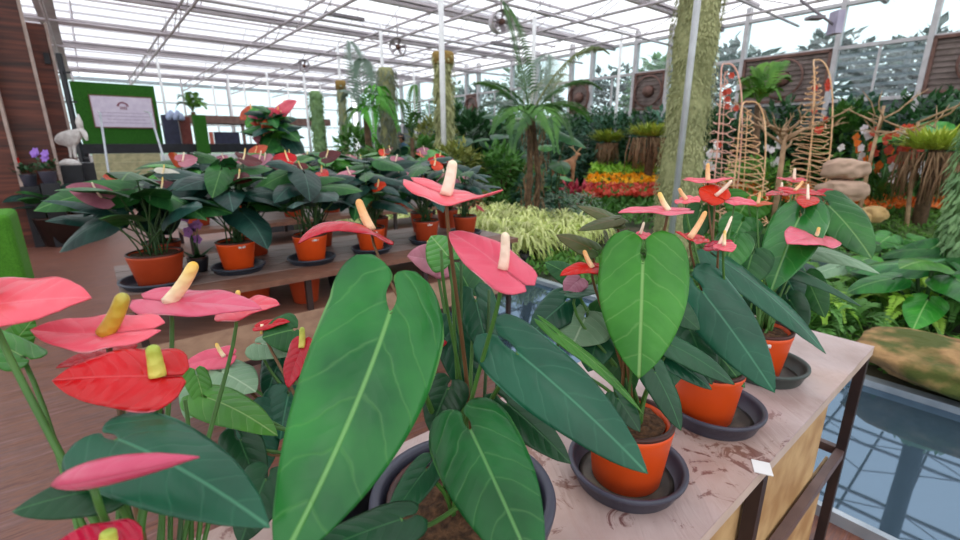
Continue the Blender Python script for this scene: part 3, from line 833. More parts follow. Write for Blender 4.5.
p.flower((758, 204, 1.38), (774, 204, 1.36), 6, (760, 192, 1.38), S_ORANGE, X_APR, hint=(.3, 1), sr=.005, back=.6)
p.flower((808, 200, 1.30), (804, 208, 1.26), 10, (808, 184, 1.32), S_DEEP, X_CREAM, hint=(.6, .8), sr=.004, back=.5)
p.flower((828, 192, 1.45), (815, 194, 1.45), 6, None, S_DEEP, X_CREAM, hint=(.6, .8), back=.5)

# ------------------------------------------------------------ bench anthuriums
def auto(name, label, base, seed, r=.09, h=.15, mat=None, nl=18, hgt=.34, spread=.24, leafL=.19, flowers=(), leafm=(L_MID, L_MID, L_MIDG), sauc=None, sticker=None, group=None, up=.0, rows=8):
    base = V(base)
    if sauc:
        saucer(sauc[0], base, sauc[1], .035, sauc[2], None, 32); base = base+UP*.007
    p = Plant(name, label, base, group=group, seed=seed)
    p.pot(r, h, mat or POT_OR2, n=24, sticker=sticker)
    rg = random.Random(seed*13+5)
    st = MB()
    a0 = rg.uniform(0, 6)
    for k in range(nl):
        a = a0+k*2.4; q = (k+.6)/nl
        rr = spread*(.35+.75*q)*rg.uniform(.8, 1.15); zz = hgt*(1.05-.55*q)*rg.uniform(.85, 1.12)
        d = V((math.cos(a), math.sin(a), 0))
        b = p.top+d*rr*.62+UP*zz
        L = leafL*rg.uniform(.75, 1.2)
        td = (d*1.0+UP*rg.uniform(-.75, .25)).normalized()
        blade_at(b, b+td*L, L*rg.uniform(.27, .36), UP*.75+d*.3+(CAM-b).normalized()*rg.uniform(0, .6)+V((rg.uniform(-.35, .35), rg.uniform(-.35, .35), 0)), 'leaf', rg.choice(leafm), p.root, bend=rg.uniform(.3, .8), fold=rg.uniform(.05, .3), wave=.06, seed=seed*31+k, rows=rows, cols=3)
        f = p.top+V((rg.uniform(-.4, .4)*r, rg.uniform(-.4, .4)*r, -.01))
        st.tube(bez(f, f+UP*zz*.5+d*rr*.1, b-UP*.05, b, 6), .0035, 5)
    for k, (m_, x_) in enumerate(flowers):
        a = rg.uniform(0, 6.28); d = V((math.cos(a), math.sin(a), 0))
        b = p.top+d*spread*rg.uniform(.15, .8)+UP*hgt*rg.uniform(.75, 1.18)
        L = leafL*rg.uniform(.38, .55)
        td = (d+UP*rg.uniform(-.3, .6)).normalized()
        cd = (CAM-b).normalized()
        o = blade_at(b, b+td*L, L*.42, UP*.45+cd*rg.uniform(.3, 1.2), 'spathe', m_, p.root, bend=rg.uniform(-.3, .5), fold=-.15, seed=seed+k, rows=7, cols=3, back=.4)
        spadix_at(b, b+(UP*.9+d*.3).normalized()*L*.55, .005, x_, o, 6)
        f = p.top+V((rg.uniform(-.3, .3)*r, rg.uniform(-.3, .3)*r, -.01))
        st.tube(bez(f, f+UP*.15, b-UP*.12, b, 6), .003, 5)
    o = st.build('stems', STEM_D, p.root)
    return p
B2 = .80
FL_R = (S_DEEP, X_YEL); FL_O = (S_ORANGE, X_APR); FL_D = (S_DULL, X_CREAM); FL_M = (S_MAROON, X_YEL); FL_W = (S_WHITE, X_YEL); FL_P = (S_PINK, X_CREAM)
NM = 'potted_anthurium'
row1 = [(.16, 2.60, 51, 'dark-leaved anthurium in the wide old orange pot at the left end of the middle bench', 'black saucer under the wide pot at the left end of the middle bench', .115, .15, (FL_M, FL_D), .34, .30, .24),
        (.51, 2.62, 52, 'anthurium in the second pot from the left on the middle bench', 'dark saucer under the second pot from the left on the middle bench', .093, .155, (FL_M, FL_M, FL_D), .36, .25, .21),
        (.875, 2.56, 53, 'anthurium in the stickered orange pot right behind the flower with the orange spadix', 'dark saucer under the orange pot behind the orange-spadix flower', .093, .155, (FL_R, FL_R, FL_M), .35, .25, .20),
        (1.25, 2.57, 54, 'anthurium in the orange pot just left of the tall cream spadix', 'dark saucer under the pot left of the tall cream spadix', .088, .15, (FL_R, FL_D), .32, .23, .18),
        (1.66, 2.58, 55, 'red-flowered anthurium in the stickered pot directly behind the cream-spadix flower', 'dark saucer under the pot behind the cream-spadix flower', .085, .15, (FL_R, FL_R, FL_D), .33, .23, .17),
        (2.02, 2.62, 56, 'anthurium in the last orange pot at the right end of the middle bench', 'dark saucer under the last pot at the right end of the middle bench', .085, .14, (FL_D, FL_P), .30, .2, .16)]
for a, b, sd, lab, sl, r, h, fls, hg, spd, lf in row1:
    c = AB(a, b, B2)
    auto(NM, lab, c, sd, r, h, POT_OR if sd in (53, 54, 52) else POT_OR2, 19, hg, spd, lf*1.05, fls, sauc=(sl, r*1.42, POT_BL), sticker=None if sd in (51, 56) else (az_to_cam(c)+.3, .85, .035))
row2 = [(.22, 2.92, 61, 'leafy anthurium in the back row of the middle bench, behind the wide left pot'), (.68, 2.96, 62, 'anthurium in an old red-brown pot, back row between the second and third front pots'),
        (1.08, 2.95, 63, 'anthurium in the back row behind the gap right of the stickered third pot'), (1.48, 2.94, 64, 'anthurium in the back row right of the orange spadix, with dusty pink flowers'),
        (1.86, 2.95, 65, 'red-flowered anthurium in the back row beneath the thin white post'), (2.12, 2.98, 66, 'small anthurium at the back right corner of the middle bench')]
for i, (a, b, sd, lab) in enumerate(row2):
    auto(NM, lab, AB(a, b, B2), sd, .085, .15, POT_OR2, 20, .36, .28, .21, [(FL_O, FL_D, FL_W), (FL_M, FL_D, FL_D), (FL_R, FL_M, FL_M), (FL_D, FL_D), (FL_R, FL_R, FL_R), (FL_P,)][i])
shelf = [(.55, 2.55, 'empty-looking dark orange pot on the lower shelf under the second bench pot'), (.80, 2.5, 'dark orange pot on the lower shelf beside the bench leg'), (1.05, 2.6, 'dark pot on the lower shelf right of the bench leg')]
for i, (a, b, lab) in enumerate(shelf):
    p = Plant('plant_pot', lab, AB(a, b, B2-.20), cat='pot', seed=70+i); p.pot(.085, .15, POT_OR2 if i < 2 else POT_BK, n=24)
row3 = [(.6, 4.35, 81, 'dark bushy anthurium at the left end of the back bench', (FL_D, FL_O)), (.98, 4.4, 82, 'bushy anthurium with a white flower on the back bench, second from left', (FL_W, FL_O, FL_D)),
        (1.36, 4.35, 83, 'anthurium with a dusty pink and a maroon flower on the back bench', (FL_D, FL_M, FL_W)), (1.74, 4.4, 84, 'anthurium with white spathes on the back bench below the turf pillar', (FL_W, FL_W, FL_O)),
        (2.12, 4.4, 85, 'bushy green anthurium on the back bench below the tall orange-flowered plant', (FL_M, FL_D, FL_W)), (2.5, 4.35, 86, 'anthurium with maroon flowers on the back bench, right part', (FL_M, FL_R)),
        (2.95, 4.4, 87, 'anthurium at the right end of the back bench, big flat leaf on top', (FL_D, FL_R))]
for a, b, sd, lab, fls in row3:
    auto(NM, lab, AB(a, b, B2), sd, .10, .17, POT_OR2, 24, .36, .36, .24, fls, leafm=(L_MID, L_MIDG, L_BRIGHT, L_MIDG, L_BRIGHT))
# tall orange flowered plants behind
tallp = auto(NM, 'tall anthurium with orange and pink flowers rising above the back bench', P(278, 178, 5.2), 91, .13, .22, POT_BR, 30, .50, .22, .22, ((S_ORANGE, X_APR), (S_ORANGE, X_APR), FL_P, FL_P, (S_ORANGE, X_APR)), leafm=(L_MIDG, L_BRIGHT, L_MID))
for bp, tp_, w_, sx_, mt in (((281, 112, 5.1), (297, 101, 5.0), 8, (284, 100, 5.1), S_PINK), ((277, 118, 5.1), (268, 108, 5.0), 7, (278, 106, 5.1), S_PINK), ((252, 112, 5.1), (240, 120, 5.0), 7, (250, 103, 5.1), S_ORANGE),
                             ((270, 124, 5.0), (264, 134, 4.9), 7, (272, 116, 5.0), S_ORANGE), ((262, 142, 5.0), (252, 138, 4.9), 6, (264, 134, 5.0), S_DULL)):
    tallp.flower(bp, tp_, w_, sx_, mt, X_APR, hint=(.9, .5), sr=.01, pr=.006, rows=8, cols=3)
for bp, tp_, w_, mt in (((258, 112, 5.1), (246, 128, 5.0), 8, L_BRIGHT), ((264, 110, 5.1), (256, 122, 5.0), 7, L_BRIGHT), ((284, 128, 5.0), (300, 142, 4.9), 9, L_MIDG), ((272, 138, 5.0), (262, 156, 4.9), 9, L_MIDG), ((290, 140, 5.0), (304, 160, 4.9), 9, L_MID), ((276, 150, 4.9), (284, 170, 4.8), 10, L_MIDG)):
    tallp.leaf(bp, tp_, w_, mt, hint=(.9, .5), rows=8, cols=3, pr=.006)
st_ = P(278, 178, 5.2)
tag(MB().box((st_.x-.2, st_.y-.2, 0), (st_.x+.2, st_.y+.2, st_.z-.001)).build('plant_stand', POT_BK, None, False), 'dark plinth under the tall orange-flowered anthurium', 'stand')
auto(NM, 'large dark brown floor pot with a bushy plant beside the wood panels', G(66, 244, 0), 92, .30, .42, POT_BR, 18, .42, .5, .3, ((S_ORANGE, X_APR),), leafm=(L_MID, L_MIDG))

# small orchid with violet flowers between the wide pot and the second pot
b = AB(.345, 2.735, B2)
p = Plant('potted_orchid', 'small violet-flowered plant between the wide left pot and the second pot', b, seed=5); p.pot(.05, .08, POT_BK, n=18)
VIO = M('violet_orchid', C('9a5ca8'), C('b884c4'), rough=.5)
rg = random.Random(3)
for k in range(6):
    q = b+V((rg.uniform(-.05, .05), rg.uniform(-.05, .05), rg.uniform(.16, .30))); m_ = MB()
    for j in range(5):
        a = j*2*PI/5; m_.blade(q, V((math.cos(a), -.3, math.sin(a))), V((0, -1, 0)), .03, .014)
    m_.build('blossom', VIO, p.root)
    MB().tube([p.top, p.top.lerp(q, .6)+UP*.03, q], .002, 5).build('stem', STEM_D, p.root)
for k in range(6):
    a = k*1.05; d = V((math.cos(a), math.sin(a), .5)); blade_at(p.top, p.top+d*.10, .014, UP, 'leaf', L_MIDG, p.root, rows=6, cols=2, back=.05)
# ------------------------------------------------------------ left side: wood panels, statue, stage
def woodpanel():
    m, nt, p = newmat('dark_red_wood')
    tc = nd(nt, 'ShaderNodeTexCoord')
    mp = nd(nt, 'ShaderNodeMapping', Vector=tc.outputs['Object'], Scale=(.5, 1, 9))
    nz = nd(nt, 'ShaderNodeTexNoise', Vector=mp.outputs[0], Scale=2.0, Detail=6)
    nt.links.new(ramp(nt, nz.outputs[0], [(.3, C('2c110d')), (.5, C('552619')), (.72, C('763a2a'))]), p.inputs['Base Color'])
    p.inputs['Roughness'].default_value = .45
    return m
WP = woodpanel()
TRIMW = M('pale_trim', C('a08c84'), C('b4a098'), rough=.5)
def ab_of(v): return (V(v).dot(AX), V(v).dot(BX))
pa = ab_of(G(45, 246, 0)); pb = ab_of(G(80, 246, 0))
B_ = pa[1]
def PBv(px, py, b):
    d = ray(px, py); return CAM+d*(b/d.dot(BX))
for k, (x0, x1, b, yt, lab) in enumerate(((-120, 14, B_, -30, 'dark red wood panel cut by the left photo edge'), (6, 55, B_+.3, -20, 'tall dark red wood panel between two pale trims at the left'), (44, 75, B_+1.3, 26, 'lower dark red wood panel with rounded top and a small black bracket'))):
    a0, a1 = ab_of(PBv(x0, 143, b))[0], ab_of(PBv(x1, 143, b))[0]; zt = PBv((max(x0, -40)+x1)/2, yt, b).z
    o = hbox('wood_panel', (a0, b, 0), (a1-.05, b+.1, zt), WP); tag(o, lab, 'panel')
    hbox('trim', (a1-.05, b-.03, 0), (a1-.015, b+.12, zt+.02), TRIMW, o)
    if k == 2: hbox('bracket', (a0+.24, b-.05, zt-.58), (a0+.31, b, zt-.42), POT_BK, o)
BLK = M('black_paint', C('15161c'), C('20222a'), rough=.4)
for (x, y), lab in (((64, 150), 'front black steel mast right of the wood panels'), ((80, 150), 'rear black steel mast between wood panels and turf backdrop')):
    d = ray(x, y); t_ = 9.6 if x == 64 else 10.4
    b = CAM+d*t_; b.z = 0
    o = thing('steel_mast', lab, 'mast', b)
    MB().box((b.x-.04, b.y-.04, 0), (b.x+.04, b.y+.04, 3.3)).build('post', BLK, o, False)
    for k in range(5): MB().box((b.x-.16, b.y-.02, .5+k*.6), (b.x+.16, b.y+.02, .54+k*.6)).build('crossbar', BLK, o, False)
TURF = M('artificial_turf', C('1e4e10'), C('2c6818'), rough=.95, scale=60, bump=.8)
TURFB = M('bright_turf', C('4c8c24'), C('3e781c'), rough=.95, scale=70, bump=.8)
c = P(-20, 255, 4.5); c.z = 0
def rbox(name, c, sx, sy, z0, z1, mat, parent=None, bev=.02, rz=ANG):
    o = MB().box((-sx/2, -sy/2, 0), (sx/2, sy/2, z1-z0)).build(name, mat, None, False)
    o.location = V((c[0], c[1], z0)); o.rotation_euler = (0, 0, rz)
    if bev:
        md = o.modifiers.new('bevel', 'BEVEL'); md.width = bev; md.segments = 3
    if parent:
        o.parent = parent; o.location = o.location-parent.location
    return o
tag(rbox('turf_cube_seat', c, .62, .62, 0, .80, TURFB, bev=.05), 'bright green turf-covered cube seat at the left photo edge', 'seat')
# pedestals and statue
for px, h_, lab in ((70, 1.12, 'black square pedestal under the white bird statue'), (84, 1.14, 'second black pedestal just right of the statue pedestal')):
    c = P(px, 165, 7.15 if px == 70 else 7.5)
    tag(rbox('pedestal', c, .26, .3, 0, h_, BLK, bev=.01), lab, 'pedestal')
WSTONE = M('white_statue_stone', C('d8d4d2'), C('bfb8b6'), rough=.7, scale=20, bump=.4)
def skin(name, pts, edges, rad, mat, parent=None, sub=2):
    me = bpy.data.meshes.new(name)
    off = WL.get(parent.name, V((0, 0, 0))) if parent else V((0, 0, 0))
    me.from_pydata([tuple(V(p_)-off) for p_ in pts], edges, [])
    o = bpy.data.objects.new(name, me); COL.objects.link(o)
    md = o.modifiers.new('skin', 'SKIN'); md.use_smooth_shade = True
    for i, sv in enumerate(me.skin_vertices[0].data):
        r_ = rad[i]; sv.radius = r_ if hasattr(r_, '__len__') else (r_, r_)
    me.skin_vertices[0].data[0].use_root = True
    o.modifiers.new('sub', 'SUBSURF').levels = sub; o.modifiers['sub'].render_levels = sub
    me.materials.append(mat)
    if parent: o.parent = parent
    return o
s0 = P(70, 165, 7.15); s0.z = 1.12
def sp3(x, y): return P(x, y, 7.15)
t = thing('bird_statue', 'white stone wading bird statue bending its neck, on a black pedestal', 'statue', s0)
skin('body', [sp3(70, 138), sp3(62, 139), sp3(56, 143), sp3(78, 134), sp3(82, 130), sp3(85, 135), sp3(87, 141), sp3(70, 147), sp3(71, 158), sp3(74, 146), sp3(75, 158)],
     [(0, 1), (1, 2), (0, 3), (3, 4), (4, 5), (5, 6), (0, 7), (7, 8), (0, 9), (9, 10)], [.13, .11, .045, .085, .046, .04, .018, .025, .015, .025, .015], WSTONE, t)
MB().lathe([(0, 0), (.15, 0), (.12, .05), (.05, .09), (0, .09)], s0, 14).build('pebble_base', WSTONE, t)
MB().tube([sp3(81, 131), sp3(79, 122), sp3(78, 114)], [.04, .05, .01], 6).build('crest', WSTONE, t)
# two little flower pots against the wood panel
for px, py, fm, lab in ((30, 168, S_DEEP, 'small potted plant with one red flower in front of the wood panel'), (50, 165, M('violet_petals', C('8a5cc0'), C('a078d0'), rough=.5), 'small potted plant with violet flowers in front of the wood panel')):
    b = P(px, py+18, 6.5); stz = b.z
    tag(rbox('plant_stand', b, .2, .2, 0, stz-.001, POT_BK, bev=.005), 'dark plinth under the '+lab.split(' in front')[0], 'stand')
    p = Plant('flower_pot', lab, b, seed=px); p.pot(.10, .17, POT_GY, n=18)
    rg = random.Random(px); m_ = MB()
    for k in range(60):
        d = V((rg.gauss(0, 1), rg.gauss(0, 1), rg.uniform(.2, 1.6))).normalized()
        m_.blade(p.top+d*rg.uniform(.03, .16), d+V((rg.uniform(-.4, .4), 0, -.2)), UP, .08, .025)
    m_.build('foliage', M('small_leaf', C('34603a'), C('244a2c'), rough=.5), p.root)
    for k in range(1 if px == 30 else 5):
        m_ = MB(); q = p.top+V((rg.uniform(-.08, .08), -.05, rg.uniform(.16, .28)))
        for j in range(6):
            a = j*PI/3; m_.blade(q, V((math.cos(a), math.sin(a)*.5-.3, math.sin(a))), V((0, -1, .2)), .07, .03)
        m_.build('blossom', fm if px != 30 else M('scarlet_petals', C('d02020'), C('b81818'), rough=.5), p.root)

# stage, backdrop, sign
TS = 13.5
s = P(120, 146, TS); sa, sb = ab_of(s)
ZSt = 1.42
def PB(px, py, b):
    d = ray(px, py); return CAM+d*(b/d.dot(BX))
SB = sb
stg = tag(hbox('stage_platform', (sa-2.1, SB-.2, 1.15), (sa+5.2, SB+2.6, ZSt), BLK), 'long black raised platform under the turf backdrop', 'stage')
for a in (sa-2, sa-.8, sa+2, sa+4.6):
    for b in (SB, SB+2.2):
        hbox('post', (a-.05, b-.05, 0), (a+.05, b+.05, 1.15), BLK, stg)
bd_l = PB(82, 140, SB+1.0); bd_r = PB(163, 140, SB+1.0); al, ar = ab_of(bd_l)[0], ab_of(bd_r)[0]
zt = PB(120, 84, SB+1.0).z
tag(hbox('turf_backdrop', (al, SB+1.0, ZSt), (ar, SB+1.12, zt), TURF), 'dark green turf backdrop board standing on the black stage', 'backdrop board')
sl, sr_ = PB(93, 112, SB+.97), PB(153, 112, SB+.97)
z0, z1 = PB(122, 127, SB+.97).z, PB(122, 97, SB+.97).z
SIGN = M('pale_lilac_sign', C('ccc0d6'), C('d8cee0'), rough=.5)
INK = M('faded_print', C('9a86a4'), C('a894b0'), rough=.6)
PLUM = M('plum_print', C('7a4a5a'), C('8a5468'), rough=.6)
a0_, a1_ = ab_of(sl)[0], ab_of(sr_)[0]
t = thing('sign_board', 'pale lilac printed sign board with an arched emblem on the turf backdrop', 'sign', AB((a0_+a1_)/2, SB+.96, z0))
MB().box((a0_, SB+.96, z0), (a1_, SB+.995, z1), True).build('panel', SIGN, t, False)
m_ = MB()
for lo, hi in (((a0_-.03, SB+.955, z0-.03), (a0_, SB+.998, z1+.03)), ((a1_, SB+.955, z0-.03), (a1_+.03, SB+.998, z1+.03)), ((a0_, SB+.955, z1), (a1_, SB+.998, z1+.03)), ((a0_, SB+.955, z0-.03), (a1_, SB+.998, z0))):
    m_.box(lo, hi, True)
m_.build('frame', M('brown_frame', C('6a4a44'), C('7a5850'), rough=.5), t, False)
W_ = a1_-a0_; H_ = z1-z0; ac = (a0_+a1_)/2
m_ = MB(); K = 14
for k in range(K):
    f0, f1 = PI*k/K, PI*(k+1)/K
    vs = []
    for f in (f0, f1):
        for r_ in (.10*W_, .065*W_): vs.append(AB(ac+r_*math.cos(f), SB+.957, z0+H_*.68+r_*math.sin(f)*.95))
    m_.add(vs, [(0, 2, 3, 1)])
for q in (-.05, -.02, .01, .04):
    m_.box((ac+q*W_, SB+.955, z0+H_*.58), (ac+(q+.018)*W_, SB+.958, z0+H_*.68), True)
m_.build('emblem', PLUM, t, False)
m_ = MB()
for k, (x0, x1) in enumerate(((-.40, .40), (-.44, .44), (-.30, .36), (-.42, .42))):
    m_.box((ac+x0*W_, SB+.956, z0+H_*(.46-.11*k)), (ac+x1*W_, SB+.959, z0+H_*(.475-.11*k)), True)
m_.build('printed_lines', INK, t, False)
RAILM = M('steel_rail', C('b8bcc4'), C('a4a8b0'), rough=.3, metal=.6)
# two slanted handrails and the steps up to the stage
for px0, py0, px1, py1, lab in ((100, 113, 108, 168, 'left thin steel handrail post in front of the sign'), (150, 113, 163, 156, 'right slanting steel handrail by the sign')):
    p0 = P(px0, py0, 11.6); p1 = P(px1, py1, 11.4)
    p1.x, p1.y = (p1.x+0, p1.y); q0 = V((p1.x-(p1.x-p0.x)*.25, p1.y, 0))
    t = thing('handrail', lab, 'handrail', V((p1.x, p1.y, 0)))
    MB().tube([V((p1.x, p1.y, 0)), p1, p0], .025, 8).build('post', RAILM, t)
    MB().tube([p0, p0+BX*1.3+UP*.1], .02, 8).build('rail', RAILM, t)
STEPM = M('yellowed_steps', C('a8a080'), C('8c8a6c'), rough=.8)
s2 = P(130, 160, 12.2); ga, gb = ab_of(s2)
t = thing('stage_steps', 'pale worn steps leading up to the black stage', 'steps', AB(ga, gb, 0))
for k in range(5):
    MB().box((ga-.75, gb-.3+k*.26, 0), (ga+.75, gb-.04+k*.26, .28+.22*k), True).build('step', STEPM, t, False)
# counters, chairs and turf pillar right of the backdrop
NAVY = M('navy_panel', C('24263a'), C('2e3048'), rough=.5)
def at_b(px, b): return ab_of(PB(px, 140, b))[0]
def stagebox(name, x0, x1, ytop, ybot, b, mat, lab, cat, dep=.4):
    a0, a1 = at_b(x0, b), at_b(x1, b); z1 = PB((x0+x1)/2, ytop, b).z; z0 = PB((x0+x1)/2, ybot, b).z if ybot else ZSt
    return tag(hbox(name, (a0, b, z0), (a1, b+dep, z1), mat), lab, cat)
stagebox('counter', 166, 181, 115, 0, SB+.7, NAVY, 'dark navy counter on the stage just right of the turf backdrop', 'counter')
stagebox('cupboard', 182, 193, 117, 0, SB+.9, M('red_brown_wood', C('7a3c34'), C('6a302a'), rough=.5), 'red-brown wooden cupboard between the navy counter and the turf pillar', 'cupboard')
o = stagebox('turf_pillar', 197, 209, 115, 154, SB-.6, TURF, 'narrow green turf pillar right of the stage', 'pillar', .3)
o2 = stagebox('wooden_block', 204, 213, 153, 0, SB-1.0, NAVY, 'x', 'box') if False else None
stagebox('banner_stand', 210, 214, 132, 152, SB+.3, M('coral_banner', C('d07464'), C('c46858'), rough=.6), 'narrow coral banner beside the turf pillar', 'banner', .05)
stagebox('dark_screen_panel', 215, 240, 132, 150, SB+2.2, NAVY, 'wide dark navy screen panel right of the turf pillar', 'panel', .1)
b = PB(175, 118, SB+.75)
PALEB = M('pale_blue_cloth', C('b4c0dc'), C('9cacd0'), rough=.8)
t = thing('draped_cloth', 'pale blue cloth bundle lying on top of the navy counter', 'cloth', V((b.x, b.y, b.z-.1)))
m_ = MB()
for k in range(5):
    q = b+AX*(k-2)*.09+UP*(.02+.08*(k % 2)); m_.lathe([(0, -.1), (.08, -.08), (.10, 0), (.05, .12), (0, .15)], q, 10)
m_.build('folds', PALEB, t)

# ------------------------------------------------------------ foliage helpers
def fol(name, a, b, rough=.55, trans=.25): return M(name, a, b, rough=rough, scale=3, trans=trans, var=.5)
G_DARK = fol('foliage_dark', C('264a2a'), C('3a683a'))
G_MID = fol('foliage_mid', C('40702c'), C('5c9040'))
G_BLUE = fol('foliage_blue_green', C('3a6450'), C('5c8870'))
G_LIGHT = fol('foliage_light', C('6c9c3c'), C('4c8030'))
G_YEL = fol('foliage_yellow_green', C('b4bc4c'), C('8ca43c'))
G_LIME = fol('foliage_lime', C('a4cc4c'), C('78ac34'))
G_OLIVE = fol('foliage_olive', C('94944c'), C('6c7c40'))
G_SILV = fol('foliage_silver', C('8ca08c'), C('6c8470'))
G_MOSS = fol('hanging_moss', C('d0d09c'), C('acb080'), .8)
G_MOSS2 = fol('hanging_moss_green', C('8cac78'), C('74986c'), .8)
G_MOSSG = fol('hanging_moss_grey', C('8c947c'), C('6c7464'), .8)
BARK = M('bark', C('6c5440'), C('4a3828'), rough=.9, scale=12, bump=.5)
DRIFT = M('pale_driftwood', C('b89878'), C('9a7c60'), rough=.8, scale=10, bump=.3)
ROOTS = M('hanging_roots', C('7c5c44'), C('94785c'), rough=.9)
YELF = fol('yellow_petals', C('ecb41c'), C('e89c18'))
REDF = fol('red_petals', C('c83c28'), C('d8604c'))
ORF = fol('orange_petals', C('ec8430'), C('e06420'))
WHF = fol('white_petals', C('f4f0f0'), C('e4dce4'))
CRIM = fol('crimson_leaves', C('a02840'), C('c04458'))
def bush(name, label, cat, c, rx, rz, n, L, W, mat, seed=1, group=None, stem=True, droop=.3, hollow=.45, ry=None, flowers=None, extra=None):
    c = V(c); t = thing(name, label, cat, c, group)
    rg = random.Random(seed); m_ = MB(); ry = ry or rx
    mid = c+UP*rz*1.0
    for k in range(n):
        d = V((rg.gauss(0, 1), rg.gauss(0, 1), rg.gauss(0, 1))).normalized()
        r_ = rg.uniform(hollow, 1)**.6*(1+.22*noise.noise(d*2.3+V((seed, 0, 0))))
        q = mid+V((d.x*rx*r_, d.y*ry*r_, d.z*rz*r_))
        if q.z < c.z+.01: q.z = c.z+rg.uniform(.01, .2)*rz
        dd = (d+V((rg.uniform(-.7, .7), rg.uniform(-.7, .7), rg.uniform(-.5, .4)-droop)))
        s_ = rg.uniform(.6, 1.25)
        m_.blade(q, dd, UP+d*.6+V((rg.uniform(-.4, .4), rg.uniform(-.4, .4), 0)), L*s_, W*s_, rg.uniform(.1, .5))
    m_.build('foliage', mat, t, False)
    if stem:
        m2 = MB()
        for k in range(3):
            e = mid+V((rg.uniform(-.5, .5)*rx, rg.uniform(-.5, .5)*ry, rg.uniform(.1, .6)*rz))
            m2.tube([c, (c+e)/2+V((rg.uniform(-.1, .1)*rx, 0, 0)), e], [.02+.02*rx, .015+.015*rx, .006], 5)
        m2.build('stem', BARK, t)
    if flowers:
        for k in range(flowers[1]):
            d = V((rg.gauss(0, 1), rg.gauss(0, 1)-.5, rg.gauss(.2, 1))).normalized()
            q = mid+V((d.x*rx, d.y*ry, d.z*rz))*1.02
            m3 = MB()
            for j in range(6):
                a = j*PI/3; x_ = d.orthogonal().normalized(); y_ = d.cross(x_)
                m3.blade(q, x_*math.cos(a)+y_*math.sin(a)+d*.5, d, flowers[2], flowers[2]*.42)
            m3.build('blossom', flowers[0], t)
    return t
def bigleaf(name, label, cat, c, leaves, L, hgt, mat, seed, group=None, rows=8, wr=.36, spread=.5):
    """plant of large heart leaves on stalks"""
    c = V(c); t = thing(name, label, cat, c, group); rg = random.Random(seed); st = MB()
    for k in range(leaves):
        a = k*2.4+seed; d = V((math.cos(a), math.sin(a), 0)); q = (k+.5)/leaves
        b = c+d*spread*(.3+.7*q)*rg.uniform(.7, 1.1)+UP*hgt*(1.1-.6*q)*rg.uniform(.85, 1.1)
        l_ = L*rg.uniform(.75, 1.2); td = (d+UP*rg.uniform(-.7, .1)).normalized()
        blade_at(b, b+td*l_, l_*wr, UP*.8+d*.3+(CAM-b).normalized()*.4, 'leaf', mat if not isinstance(mat, tuple) else rg.choice(mat), t, bend=rg.uniform(.3, .7), fold=.15, seed=seed+k, rows=rows, cols=3)
        st.tube(bez(c+d*.03, c+UP*hgt*.5+d*.08, b-UP*.1, b, 5), .008*L/.25, 5)
    st.build('stems', STEM_D, t)
    return t
def frondmesh(m_, pts, LL, LW, n=26, droop=.35, side_up=.25, tipf=.25):
    """leaflets along a midrib"""
    K = len(pts)-1
    for i in range(n):
        f = .12+.88*i/(n-1); x_ = f*K; j = min(int(x_), K-1); q = pts[j].lerp(pts[j+1], x_-j)
        tg = (pts[j+1]-pts[j]).normalized()
        sd = tg.cross(UP)
        sd = sd.normalized() if sd.length > 1e-3 else V((1, 0, 0))
        up = sd.cross(tg)
        l_ = LL*(math.sin(min(1, .2+f*.9)*PI)*.75+.3)*(1-f*tipf)
        for s_ in (1, -1):
            d = (sd*s_*.85+tg*.65+up*side_up-UP*droop*.5).normalized()
            e = (d-UP*droop).normalized()
            w_ = d.cross(up).normalized()*LW
            p1 = q+d*l_*.5; p2 = p1+e*l_*.5
            m_.add([q, p1+w_, p2, p1-w_], [(0, 1, 3), (1, 2, 3)])
def frond(t, base, tip, rise, LL, LW, mat, n=26, droop=.35, r=.012, name='frond'):
    base, tip = V(base), V(tip)
    pts = bez(base, base.lerp(tip, .35)+UP*rise, base.lerp(tip, .75)+UP*rise*.9, tip, 10)
    m_ = MB(); m_.tube(pts, [r*(1-.8*i/10) for i in range(11)], 5)
    frondmesh(m_, pts, LL, LW, n, droop)
    return m_.build(name, mat, t, False)

